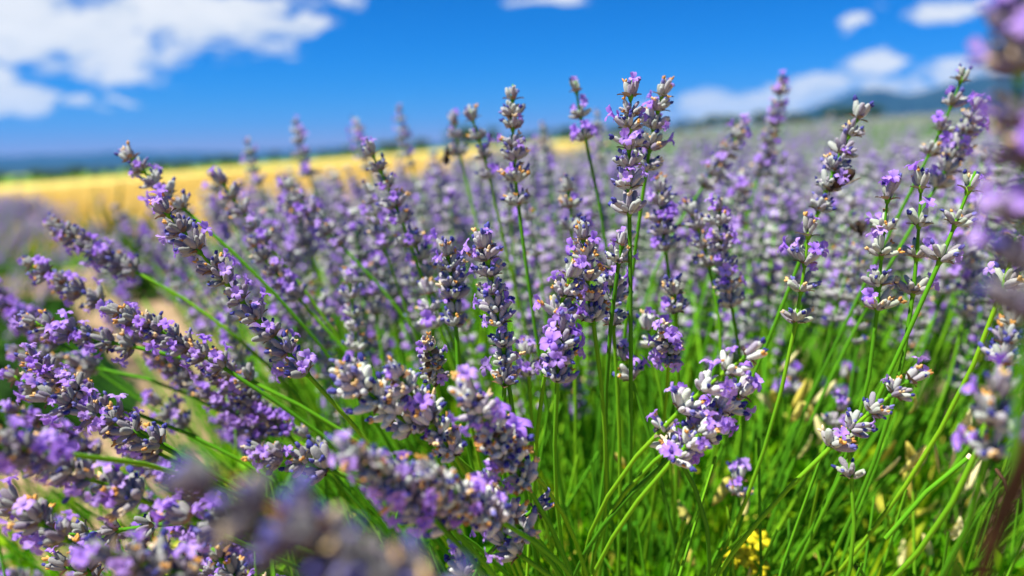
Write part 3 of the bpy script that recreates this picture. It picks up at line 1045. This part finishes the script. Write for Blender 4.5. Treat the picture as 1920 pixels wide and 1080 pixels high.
def coarse_spike(seed, whorls, per, length, stalk, lilac=.24):
    rr = random.Random(seed)
    g = Geo()
    for i in range(whorls):
        t = i / (whorls - .5)
        for j in range(per):
            az = 2 * math.pi * j / per + i * .7 + rr.uniform(-.3, .3)
            th = R(rr.uniform(15, 30) if i == whorls - 1 else rr.uniform(38, 66))
            d = Vector((math.sin(th) * math.cos(az), math.sin(th) * math.sin(az), math.cos(th)))
            m = dirmat(d, rr.uniform(0, 6), Vector((0, 0, t * length)) + d * .001, rr.uniform(.85, 1.2))
            ln, r = .0070, .0016
            if per < 6:
                ln, r = .0095, .0030
            purple = rr.random() < lilac
            if purple:
                m = m @ Matrix.Diagonal((1.9, 1.9, 1.15, 1))
            r *= 1.12
            V = [(0, 0, 0), (r, 0, ln * .5), (-r * .5, r * .87, ln * .55), (-r * .5, -r * .87, ln * .5), (0, 0, ln)]
            Fc = [(0, 2, 1), (0, 3, 2), (0, 1, 3), (4, 1, 2), (4, 2, 3), (4, 3, 1)]
            g.add(V, Fc, 1 if purple else 0, m)
    V, Fc = tube([Vector((0, 0, -stalk)), Vector((0, 0, length * .9))], [.0012, .0009], 3)
    g.add(V, Fc, 2, None)
    return g.tris()


ROWS = [-1.55, .08, 1.68, 3.3, 4.9, 6.5, 8.1, 9.7, 11.3, 12.9, 14.5, 16.1, 17.7]


def row_end(x):
    return float(min(border_y(x) - 1.2, 62.0)) if x > 0 else 2.6


def row_points(n, y0, y1, width, which=None, power=1.0):
    """Random points over the rows between depths y0 and y1, denser near the camera."""
    rows = [r for i, r in enumerate(ROWS) if which is None or i in which]
    pts, segs = [], []
    for r in rows:
        a, b = max(y0, .74 if r == .08 else (.75 if r < 0 else .9)), min(y1, row_end(r))
        if b > a:
            segs.append((r, a, b, math.log(b / a) if power == 1.0 else b - a))
    tot = sum(s[3] for s in segs)
    for r, a, b, wgt in segs:
        k = int(n * wgt / tot)
        u = rng.random(k)
        y = a * (b / a) ** u if power == 1.0 else a + (b - a) * u
        x = r + np.clip(rng.normal(0, .5, k), -1.05, 1.05) * width
        pts.append(np.stack([x, y, (x - r) / width], 1))
    P = np.concatenate(pts)
    ang = np.abs(P[:, 0]) / P[:, 1]
    return P[(ang < .80)]


def mass_spikes(name, proto, n, y0, y1, top, scale, which=None):
    P = row_points(n, y0, y1, .50, which)
    s = P[:, 2]
    z = ground_z(P[:, 0], P[:, 1]) + top - .16 * s * s + rng.normal(0, .022, len(P))
    ax = np.stack([np.sin(s * .6) + rng.normal(0, .10, len(P)), rng.normal(0, .12, len(P)), np.cos(s * .6)], 1)
    sc = rng.uniform(.85, 1.15, len(P)) * scale
    M3 = frames(ax, rng.uniform(0, 6.28, len(P)), sc)
    return stamp(name, proto, M3, np.stack([P[:, 0], P[:, 1], z - .05], 1), [FELT, COROLLA, STEM])


mass_spikes('lavender_blossom', coarse_spike(1, 6, 7, .045, .22, .18), 2300, .90, 5.0, .595, 1.08)
mass_spikes('lavender_blossom', coarse_spike(2, 4, 3, .050, .16, .2), 8500, 3.6, 62, .585, 1.6)


def blade_proto(w, ln, nseg, curve):
    V, Fc = [], []
    for i in range(nseg + 1):
        t = i / nseg
        ww = w * (0.75 + .5 * t - 1.15 * t * t) if i < nseg else w * .08
        for s in (-1, 1):
            V.append((s * ww, curve * t * t * ln, t * ln))
    for i in range(nseg):
        a = 2 * i
        Fc += [(a, a + 1, a + 3), (a, a + 3, a + 2)]
    return np.array(V, dtype=np.float32), np.array(Fc, dtype=np.int32), np.zeros(len(Fc), dtype=np.int32)


# the crowd of the front row, past the spikes that are objects of their own
n = 2300
y = .70 + 1.4 * rng.random(n)
x0 = -.38 - .13 * (y - .6)
x = x0 + (1.25 - x0) * rng.random(n)
z = ground_z(x, y) + .595 - .10 * np.clip(-.1 - x, 0, 1) ** 1.3 + rng.normal(0, .026, n)
lean = np.clip((x - .05) * .9, -.7, .5) + rng.normal(0, .13, n)
ax = np.stack([np.sin(lean), rng.normal(0, .13, n), np.cos(lean)], 1)
stamp('lavender_blossom', coarse_spike(7, 7, 7, .046, .20, .17), frames(ax, rng.uniform(0, 6.28, n), rng.uniform(.85, 1.2, n)), np.stack([x, y, z - .05], 1), [FELT, COROLLA, STEM])

n = 360
y = .50 + .26 * rng.random(n)
x = (-.16 + .80 * rng.random(n)) * y / .75
z = ground_z(x, y) + .582 + rng.normal(0, .028, n)
lean = np.clip((x - .05) * 1.2, -.7, .6) + rng.normal(0, .15, n)
ax = np.stack([np.sin(lean), rng.normal(0, .15, n), np.cos(lean)], 1)
stamp('lavender_blossom', coarse_spike(17, 6, 9, .044, .20, .17), frames(ax, rng.uniform(0, 6.28, n), rng.uniform(.8, 1.1, n)), np.stack([x, y, z - .05], 1), [FELT, COROLLA, STEM])

# the row at left, seen across the path
n = 1700
y = .9 + 1.75 * rng.random(n)
s = np.clip(rng.normal(0, .5, n), -1, 1)
x = -1.66 + s * .38
z = ground_z(x, y) + .60 - .20 * s * s + rng.normal(0, .02, n)
ax = np.stack([np.sin(s * .6) + rng.normal(0, .1, n), rng.normal(0, .12, n), np.cos(s * .6)], 1)
stamp('lavender_blossom', coarse_spike(9, 6, 6, .046, .18, .14), frames(ax, rng.uniform(0, 6.28, n), rng.uniform(.85, 1.2, n)), np.stack([x, y, z - .05], 1), [FELT, COROLLA, STEM])

# foliage of the far rows
P = row_points(26000, .75, 40, .46)
s = P[:, 2]
sz = .33 * np.sqrt(np.clip(1 - (s * .92) ** 2, .05, 1))
loc = np.stack([P[:, 0], P[:, 1], ground_z(P[:, 0], P[:, 1]) + sz * rng.uniform(.55, 1.0, len(P))], 1)
ax = np.stack([s * .9 + rng.normal(0, .25, len(P)), rng.normal(0, .25, len(P)), np.full(len(P), 1.)], 1)
grow = np.clip(P[:, 1] / 4, 1, 5)
sc = np.stack([rng.uniform(.8, 1.4, len(P)) * grow, np.ones(len(P)), rng.uniform(.7, 1.3, len(P))], 1)
stamp('lavender_foliage', blade_proto(.003, .11, 2, .12), frames(ax, rng.uniform(0, 6.28, len(P)), sc), loc, [ROWLEAF])


# rounded bodies of the rows, dense twigs and leaves one cannot see into
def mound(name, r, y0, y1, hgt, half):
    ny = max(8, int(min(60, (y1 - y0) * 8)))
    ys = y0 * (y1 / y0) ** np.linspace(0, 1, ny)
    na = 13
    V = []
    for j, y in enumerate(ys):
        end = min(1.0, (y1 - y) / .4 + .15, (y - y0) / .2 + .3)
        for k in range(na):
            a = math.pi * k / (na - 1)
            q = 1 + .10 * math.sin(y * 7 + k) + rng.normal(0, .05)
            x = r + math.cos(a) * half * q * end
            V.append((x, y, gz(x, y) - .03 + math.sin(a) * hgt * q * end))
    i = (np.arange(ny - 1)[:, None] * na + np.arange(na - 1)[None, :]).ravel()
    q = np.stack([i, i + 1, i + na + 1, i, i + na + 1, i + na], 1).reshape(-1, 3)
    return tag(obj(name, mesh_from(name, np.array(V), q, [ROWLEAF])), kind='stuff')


for r in ROWS:
    e = row_end(r)
    y0 = .28 if r == .08 else max(.5, abs(r) / .85)
    if e > y0 + .3:
        mound('lavender_mound', r, y0, e, .20 if r == .08 else .36, .30 if r == .08 else .44)


# stalks and narrow leaves of the front bush
def stalk_mass(n, seed):
    r = np.random.default_rng(seed)
    y = .30 + .95 * r.random(n) ** 1.3
    x = .06 + r.normal(0, .19, n)
    z = ground_z(x, y) + .20 + .06 * r.random(n)
    root = np.stack([x, y, z], 1)
    lean = np.clip((x - .06) * 1.9, -1.0, 1.0) + r.normal(0, .20, n)
    ly = np.clip((y - .46) * .5, -.25, .25) + r.normal(0, .12, n)
    ax = np.stack([np.sin(lean), ly, np.cos(lean)], 1)
    ax /= np.linalg.norm(ax, axis=1, keepdims=True)
    ln = r.uniform(.14, .29, n)
    m = 5
    V = np.zeros((n, (m + 1) * 3, 3))
    ref = np.array([[.2, .9, .1]])
    a = ref - ax * (ax * ref).sum(1, keepdims=True)
    a /= np.linalg.norm(a, axis=1, keepdims=True)
    b = np.cross(ax, a)
    bend = r.normal(0, .09, (n, 1)) * a + r.normal(0, .09, (n, 1)) * b
    for i in range(m + 1):
        t = i / m
        c = root + (np.array([[0, 0, 1.]]) * (t - t * t * .5) * .6 + ax * (t * .4 + t * t * .3)) * ln[:, None] + bend * t * (1 - t) * ln[:, None] * 4
        rad = .00105 - .0003 * t
        for k in range(3):
            th = 2 * math.pi * k / 3
            V[:, i * 3 + k] = c + (a * math.cos(th) + b * math.sin(th)) * rad
    Fc = []
    for i in range(m):
        for k in range(3):
            p, q = i * 3 + k, i * 3 + (k + 1) % 3
            Fc += [(p, q, q + 3), (p, q + 3, p + 3)]
    Fc = np.array(Fc)[None] + (np.arange(n) * (m + 1) * 3)[:, None, None]
    me = mesh_from('lavender_stalks', V.reshape(-1, 3), Fc.reshape(-1, 3), [STEM], rnd=np.repeat(r.random(n), (m + 1) * 3))
    return tag(obj('lavender_stalks', me), kind='stuff')


stalk_mass(3600, 8)

# narrow leaves in tufts on short shoots, the yellow ones coloured as if sunlit, others sunk in the shade
nt = 1500
ty = .30 + .95 * rng.random(nt) ** 1.3
tx = .06 + rng.normal(0, .21, nt)
tz = ground_z(tx, ty) + rng.uniform(.14, .40, nt) - .28 * (tx - .06) ** 2
tl = np.stack([(tx - .06) * 1.7 + rng.normal(0, .3, nt), rng.normal(0, .3, nt), np.ones(nt)], 1)
tl /= np.linalg.norm(tl, axis=1, keepdims=True)
per = 26
k = np.repeat(np.arange(nt), per)
n = len(k)
up = rng.random(n)
loc = np.stack([tx, ty, tz], 1)[k] + tl[k] * (up * .045)[:, None]
ax = tl[k] * rng.uniform(.4, 1.5, (n, 1)) + rng.normal(0, .55, (n, 3))
sc = np.stack([rng.uniform(.7, 1.5, n), np.ones(n), rng.uniform(.5, 1.25, n)], 1)
stamp('lavender_leaves', blade_proto(.0030, .030, 3, .34), frames(ax, rng.uniform(0, 6.28, n), sc), loc, [LEAF])

# grass of the verge and stalks of the wheat
def field_blades(name, n, mat, proto, dmin, dmax, lo, hi, hs):
    u = rng.random(n)
    y = dmin * (dmax / dmin) ** u
    x = y * rng.uniform(-.80, .60, n)
    off = y - border_y(x)
    k = (off > lo) & (off < hi)
    x, y = x[k], y[k]
    m = len(x)
    ax = np.stack([rng.normal(0, .18, m), rng.normal(0, .18, m), np.ones(m)], 1)
    sc = np.stack([np.clip(y / 4, 1, 6) * rng.uniform(.7, 1.3, m), np.ones(m), rng.uniform(.6, 1.2, m) * hs], 1)
    return stamp(name, proto, frames(ax, rng.uniform(0, 6.28, m), sc), np.stack([x, y, ground_z(x, y)], 1), [mat])


field_blades('wheat_stalks', 60000, WHEAT, blade_proto(.006, .30, 2, .25), 3.6, 60, .9, 90, 1.0)
field_blades('verge_grass', 16000, ROWLEAF, blade_proto(.004, .16, 2, .3), 2.8, 40, -.3, 1.0, 1.0)


# ------------------------------------------------------------------ trees beyond the fields
def m_crown(t, rnd, oc, geo):
    col = t.ramp(rnd, [(0.0, (0.022, 0.065, 0.012)), (0.5, (0.045, 0.11, 0.015)), (1.0, (0.085, 0.15, 0.02))])
    return translucent(t, bsdf(t, col, 0.6, 0.2), col, 0.25)


CROWN = rand_material('tree_leaves', m_crown)
BARK = ground_material('tree_bark', [(0.3, (0.08, 0.06, 0.045)), (0.7, (0.18, 0.14, 0.10))], 4.0)


def tree_meshes(seed, wide, leaves):
    r = random.Random(seed)
    g = Geo()
    V, Fc = tube([Vector((0, 0, -.2)), Vector((.05, .02, .5)), Vector((.02, -.05, 1.1)), Vector((0, 0, 1.9))], [.17, .13, .09, .03], 7)
    g.add(V, Fc, 0)
    lobes = []
    for k in range(9):
        a = k * 2.4
        c = Vector((math.cos(a) * wide * r.uniform(.25, .75), math.sin(a) * wide * r.uniform(.25, .75), r.uniform(.9, 2.35)))
        lobes.append((c, r.uniform(.45, .8)))
        V, Fc = tube([Vector((0, 0, r.uniform(.4, .9))), c * .55 + Vector((0, 0, .25)), c], [.06, .04, .012], 5)
        g.add(V, Fc, 0)
    trunk = g.mesh('trunk', [BARK])
    per = leaves // len(lobes)
    rg = np.random.default_rng(seed)
    locs, axs = [], []
    for c, rad in lobes:
        v = rg.normal(size=(per, 3))
        v /= np.linalg.norm(v, axis=1, keepdims=True)
        rr_ = rad * rg.random((per, 1)) ** .45 * (1 + .25 * np.sin(v[:, :1] * 5 + v[:, 2:] * 7))
        locs.append(np.array(c) + v * rr_ * np.array([1.15, 1.15, .85]))
        axs.append(v + rg.normal(0, .6, (per, 3)))
    loc, ax = np.concatenate(locs), np.concatenate(axs)
    leaf = (np.array([(-.5, 0, 0), (0, -.32, .05), (.5, 0, 0), (0, .32, .05)], dtype=np.float32), np.array([(0, 1, 2), (0, 2, 3)], dtype=np.int32), np.zeros(2, dtype=np.int32))
    m3 = frames(ax, rg.uniform(0, 6.28, len(loc)), rg.uniform(.10, .24, len(loc)))
    V = np.einsum('nij,vj->nvi', m3, leaf[0]) + loc[:, None]
    Fc = leaf[1][None] + (np.arange(len(loc)) * 4)[:, None, None]
    crown = mesh_from('crown', V.reshape(-1, 3), Fc.reshape(-1, 3), [CROWN], rnd=np.repeat(rg.random(len(loc)), 4))
    return trunk, crown


TREES = [tree_meshes(1, .9, 1800), tree_meshes(2, 1.25, 2200), tree_meshes(3, 1.05, 2000)]


def tree(px, dist, height, label, group, kind, widen=1.0):
    d = ray(px, 300)
    d = Vector((d.x, d.y, 0)).normalized() * dist
    o = empty('tree', (d.x, d.y, gz(d.x, d.y)))
    tag(o, label, 'tree', group)
    s = height / 2.9
    m = Matrix.Rotation(px * .37, 4, 'Z') @ Matrix.Diagonal((s * widen, s * widen, s, 1))
    obj('trunk', TREES[kind][0], o, m)
    obj('crown', TREES[kind][1], o, m)


GT = 'trees beyond the wheat field'
tree(868, 120, 4.4, 'dark round tree standing alone beyond the wheat, largest left of centre', GT, 1, 1.35)
tree(926, 135, 3.6, 'small dark tree just right of the largest round tree', GT, 0)
tree(735, 125, 3.0, 'broad low tree beyond the wheat, left of the largest round tree', GT, 1, 1.8)
tree(790, 140, 2.8, 'low tree between the broad low one and the largest round tree', GT, 2, 1.5)
rt = random.Random(9)
for k in range(17):
    tree(-30 + k * 30 + rt.uniform(-9, 9), rt.uniform(150, 210), rt.uniform(1.6, 3.4), 'blurred dark green tree in the line at left below the blue hills', 'tree line at left', k % 3, rt.uniform(1.2, 2.0))
for k in range(7):
    tree(520 + k * 27 + rt.uniform(-9, 9), rt.uniform(150, 190), rt.uniform(1.6, 3.0), 'blurred dark green tree in the line between wheat and sky', 'tree line left of centre', k % 3, rt.uniform(1.1, 1.7))
for k in range(22):
    tree(1000 + k * 30 + rt.uniform(-8, 8), rt.uniform(150, 190), rt.uniform(2.2, 3.6), 'blurred green tree in the line at right below the cloud bank', 'tree line at right', k % 3, rt.uniform(1.3, 2.2))


# ------------------------------------------------------------------ weeds at the wheat's edge, dry leaves, blades, yellow flowers, bees
def tuft(name, label, cat, group, loc, height, spread, n, mat, seed):
    r = np.random.default_rng(seed)
    o = empty(name, loc)
    tag(o, label, cat, group)
    for nm, k, w_, sc_ in (('leaf', n, .022, 1.0), ('stalk', n // 4, .005, 1.15)):
        proto = blade_proto(w_, height, 3, .35)
        ax = np.stack([r.normal(0, spread, k), r.normal(0, spread, k), np.ones(k)], 1)
        sc = np.stack([r.uniform(.6, 1.2, k), np.ones(k), r.uniform(.4, 1.1, k) * sc_], 1)
        m3 = frames(ax, r.uniform(0, 6.28, k), sc)
        l0 = np.stack([r.normal(0, .04, k), r.normal(0, .04, k), np.zeros(k)], 1) + (np.array([[0, 0, 1.]]) * r.uniform(0, height * .5, (k, 1)) if nm == 'leaf' else 0)
        V = np.einsum('nij,vj->nvi', m3, proto[0]) + l0[:, None]
        Fc = proto[1][None] + (np.arange(k) * len(proto[0]))[:, None, None]
        c = obj('foliage' if nm == 'leaf' else 'stalks', mesh_from(nm, V.reshape(-1, 3), Fc.reshape(-1, 3), [mat], rnd=np.repeat(r.random(k), len(proto[0]))), o)
        c['kind'] = 'stuff'
    return o


for px, y_, h_, lab in ((205, 4.3, .42, 'green weed standing at the edge of the wheat, tallest at left'),
                        (245, 4.0, .36, 'lower green weed right beside the tallest one by the wheat'),
                        (320, 4.4, .34, 'green weed at the verge above the sandy path')):
    dd = ray(px, 380)
    x_ = dd.x / dd.y * y_
    tuft('weed_plant', lab, 'weed', 'weeds at the edge of the wheat', (x_, y_, gz(x_, y_)), h_, .35, 60, ROWLEAF, int(px))


def strip(pts, widths, thick, up=Vector((0, -.8, .6))):
    """A leaf or blade with a keel and real thickness."""
    V, Fc = [], []
    n = len(pts)
    for i, (p, wd) in enumerate(zip(pts, widths)):
        tan = (pts[min(i + 1, n - 1)] - pts[max(i - 1, 0)]).normalized()
        sd = tan.cross(up).normalized()
        nn = sd.cross(tan).normalized()
        V += [p - sd * wd, p - nn * wd * .25, p + sd * wd, p - nn * (wd * .25 + thick)]
    for i in range(n - 1):
        a, b = i * 4, i * 4 + 4
        Fc += [(a, a + 1, b + 1, b), (a + 1, a + 2, b + 2, b + 1), (a + 2, a + 3, b + 3, b + 2), (a + 3, a, b, b + 3)]
    Fc += [(0, 3, 2, 1), (n * 4 - 4, n * 4 - 3, n * 4 - 2, n * 4 - 1)]
    return V, Fc


def one_mesh(name, V, Fc, mat, loc, label, cat, group=None):
    o = obj(name, mesh_from(name, [Vector(v) - loc for v in V], Fc, [mat]))
    o.location = loc
    return tag(o, label, cat, group)


DARKDRY = rand_material('brown_dry_blade', lambda t, rnd, oc, geo: bsdf(t, t.ramp(t.noise(geo.outputs['Position'], 180.0, 3.0), [(0.3, (0.035, 0.018, 0.008)), (0.7, (0.11, 0.055, 0.022))]), 0.7, 0.2))
pts = [at(px, py, d) for px, py, d in ((1950, 770, .120), (1926, 850, .122), (1894, 930, .125), (1864, 1005, .128), (1830, 1110, .132))]
V, Fc = strip(pts, [.0008, .0016, .0020, .0018, .0011], .0004)
one_mesh('brown_leaf', V, Fc, DARKDRY, pts[-1], 'broad brown dried blade slanting at the lower right edge', 'dry leaf')
for a, b, lab in (((1815, 858, .30), (1660, 1010, .31), 'cut dark green stalk with a pale tip at lower right'),
                  ((1895, 955, .26), (1868, 880, .27), 'thin brown twig at the lower right edge')):
    p0, p1 = at(*b), at(*a)
    V, Fc = tube([p0, (p0 + p1) / 2 + Vector((0, 0, .003)), p1], [.0009, .0009, .0008] if 'cut' in lab else [.0006, .0006, .0004], 6)
    o = one_mesh('cut_stalk' if 'cut' in lab else 'twig', V, Fc, STEM if 'cut' in lab else DARKDRY, p0, lab, 'stalk' if 'cut' in lab else 'twig')
    if 'cut' in lab:
        V, Fc = tube([p1 - p0 - Vector((0, 0, .0004)), p1 - p0 + (p1 - p0).normalized() * .0016], [.0011, .0010], 6)
        obj('cut_end', mesh_from('cut_end', V, Fc, [ORANGE]), o)

rd = random.Random(21)  # yellow leaves added as dapples to stand in for the sunlit patches
for cx, cy, sx, sy, d0, num, lab, grp in ((1500, 750, 48, 50, .47, 22, 'little dry yellow leaf in the sunlit patch right of the big round cluster', 'dry leaves of the upper sunlit patch'),
                                         (1735, 885, 70, 40, .43, 16, 'little dry yellow leaf in the sunlit patch left of the cut stalk', 'dry leaves of the lower sunlit patch'),
                                         (1480, 960, 230, 70, .42, 16, 'little dry yellow leaf scattered low among the green stalks', 'dry leaves scattered at the bush foot')):
    for k in range(num):
        c = at(rd.gauss(cx, sx), rd.gauss(cy, sy), d0 + rd.uniform(-.05, .05))
        ax = Vector((rd.uniform(-.8, .9), rd.uniform(-.6, .6), 1)).normalized() * rd.uniform(.0045, .0105)
        curl = Vector((rd.uniform(-1, 1), -1, rd.uniform(-1, 1))).normalized() * rd.uniform(.0006, .0030)
        pts = [c - ax, c - ax * .5 + curl * .7, c + ax * .1 + curl, c + ax * .6 + curl * .6, c + ax]
        wd = rd.uniform(.0014, .0032)
        V, Fc = strip(pts, [.0004, wd * .8, wd, wd * rd.uniform(.5, .8), .0003], .00012, Vector((rd.uniform(-.7, .7), -.8, rd.uniform(-.2, .8))))
        one_mesh('dry_leaf', V, Fc, DRY, c, lab, 'dry leaf', grp)

YELLOW = rand_material('yellow_petal', lambda t, rnd, oc, geo: translucent(t, bsdf(t, (0.88, 0.76, 0.02), 0.6, 0.2), (0.88, 0.76, 0.02), .3))
for px, py, d, lab in ((1422, 1012, .37, 'highest small yellow wildflower at the bottom right of centre'), (1398, 1042, .37, 'middle small yellow wildflower low among the leaves'), (1372, 1046, .38, 'leftmost small yellow wildflower low among the leaves'), (1420, 1062, .37, 'lowest small yellow wildflower at the bottom edge')):
    c = at(px, py, d)
    root = Vector((c.x + .004, c.y + .02, c.z - .10))
    o = tag(empty('yellow_flower', root), lab, 'wildflower', 'yellow wildflowers')
    V, Fc = tube([Vector((0, 0, 0)), (c - root) * .5 + Vector((.003, 0, 0)), c - root], [.0008, .0007, .0006], 5)
    obj('stem', mesh_from('stem', V, Fc, [STEM]), o)
    pm = None
    for k in range(5):
        if pm is None:
            pp = [Vector((0, 0, 0)), Vector((.0022, 0, .0012)), Vector((.0048, 0, .0012)), Vector((.0058, 0, .0006))]
            V, Fc = strip(pp, [.0006, .0022, .0024, .0006], .0002, Vector((0, 0, 1)))
            pm = mesh_from('petal', V, Fc, [YELLOW])
        obj('petal', pm, o, Matrix.Translation(c - root) @ Matrix.Rotation(R(42), 4, 'X') @ Matrix.Rotation(k * 1.2566 + px, 4, 'Z'))

BEEFUR = rand_material('bee_fur', lambda t, rnd, oc, geo: bsdf(t, t.ramp(t.math('FRACT', t.math('MULTIPLY', t.vmath('DOT_PRODUCT', oc, (0, 0, 1)), 300.0)), [(0.45, (0.018, 0.012, 0.008)), (0.62, (0.05, 0.022, 0.006))]), 0.8, 0.2, 0.2))
BEELEG = rand_material('bee_legs', lambda t, rnd, oc, geo: bsdf(t, (0.02, 0.014, 0.01), 0.5, 0.3))
WING = rand_material('bee_wing', lambda t, rnd, oc, geo: translucent(t, bsdf(t, (0.30, 0.24, 0.17), 0.3, 0.5), (0.4, 0.33, 0.25), .5))


def bee(loc, face, back, size, label):
    """face: where the head points; back: away from the flower it sits on."""
    o = tag(empty('bee', loc), label, 'bee', 'bees on the lavender')
    z = face.normalized()
    y = (back - z * back.dot(z)).normalized()
    M = (Matrix((y.cross(z), y, z)).transposed() * size).to_4x4()
    prof = [(-.0062, .0003), (-.0052, .0015), (-.0036, .0024), (-.0016, .0025), (-.0004, .0013), (.0002, .0014), (.0014, .0023), (.0028, .0021), (.0037, .0010), (.0041, .0013), (.0050, .0015), (.0058, .0008), (.0060, .0003)]
    V, Fc = [], []
    for t, r_ in prof:
        for k in range(12):
            a = 2 * math.pi * k / 12
            V.append((math.cos(a) * r_, math.sin(a) * r_ * .95, t))
    for i in range(len(prof) - 1):
        for k in range(12):
            Fc.append((i * 12 + k, i * 12 + (k + 1) % 12, i * 12 + 12 + (k + 1) % 12, i * 12 + 12 + k))
    Fc += [tuple(range(11, -1, -1)), tuple(range(len(V) - 12, len(V)))]
    obj('body', mesh_from('body', V, Fc, [BEEFUR]), o, M)
    for sgn in (-1, 1):
        for ln, wd, ang in ((.0078, .0017, 28), (.0052, .0013, 42)):
            a = R(ang)
            pts = [Vector((sgn * .0012, .0018, .0015)) + Vector((sgn * math.sin(a), .22, -math.cos(a))) * ln * t for t in (0, .3, .65, 1)]
            V, Fc = strip(pts, [.0003, wd * .8, wd, wd * .35], .00006, Vector((0, 1, .1)))
            obj('wing', mesh_from('wing', V, Fc, [WING]), o, M)
        for k in range(3):
            b = Vector((sgn * .0014, -.0012, .0006 + k * .0011))
            pts = [b, b + Vector((sgn * .0018, -.0006, (k - 1) * .0009)), b + Vector((sgn * .0022, -.0026, (k - 1) * .0018))]
            V, Fc = tube(pts, [.0003, .00024, .00012], 5)
            obj('leg', mesh_from('leg', V, Fc, [BEELEG]), o, M)
        V, Fc = tube([Vector((sgn * .0004, .0008, .0056)), Vector((sgn * .0010, .0018, .0066)), Vector((sgn * .0014, .0014, .0078))], [.00014, .00012, .0001], 4)
        obj('antenna', mesh_from('antenna', V, Fc, [BEELEG]), o, M)


bee(at(1577, 338, .335), Vector((-.55, .1, -.45)), Vector((.6, -.2, -.4)), 1.15, 'dark bumblebee hanging on the dark right-leaning spike')
bee(at(838, 292, .44), Vector((.15, .2, 1)), Vector((-1, -.3, .1)), .85, 'small dark bee beside the grey budded spike at upper centre')
bee(at(1612, 428, .40), Vector((.3, .2, -.8)), Vector((-.6, -.6, .2)), .8, 'small dark bee low between two loose spikes at right')

# ------------------------------------------------------------------ the air between here and the hills
haze_m = bpy.data.materials.new('haze_air')
haze_m.use_nodes = True
ht = NT(haze_m.node_tree)
hv = ht.add('ShaderNodeVolumePrincipled')
hv.inputs['Color'].default_value = (0.10, 0.46, 1.0, 1)
hv.inputs['Density'].default_value = 4.8e-5
hv.inputs['Anisotropy'].default_value = 0.0
ho = ht.add('ShaderNodeOutputMaterial')
ht.link(hv.outputs[0], ho.inputs['Volume'])
V = [(sx * 16000, sy * 16000, z_) for z_ in (-260, 580) for sy in (-1, 1) for sx in (-1, 1)]
Fc = [(0, 2, 3, 1), (4, 5, 7, 6), (0, 1, 5, 4), (2, 6, 7, 3), (0, 4, 6, 2), (1, 3, 7, 5)]
tag(obj('haze', mesh_from('haze', V, Fc, [haze_m], smooth=False)), kind='stuff')
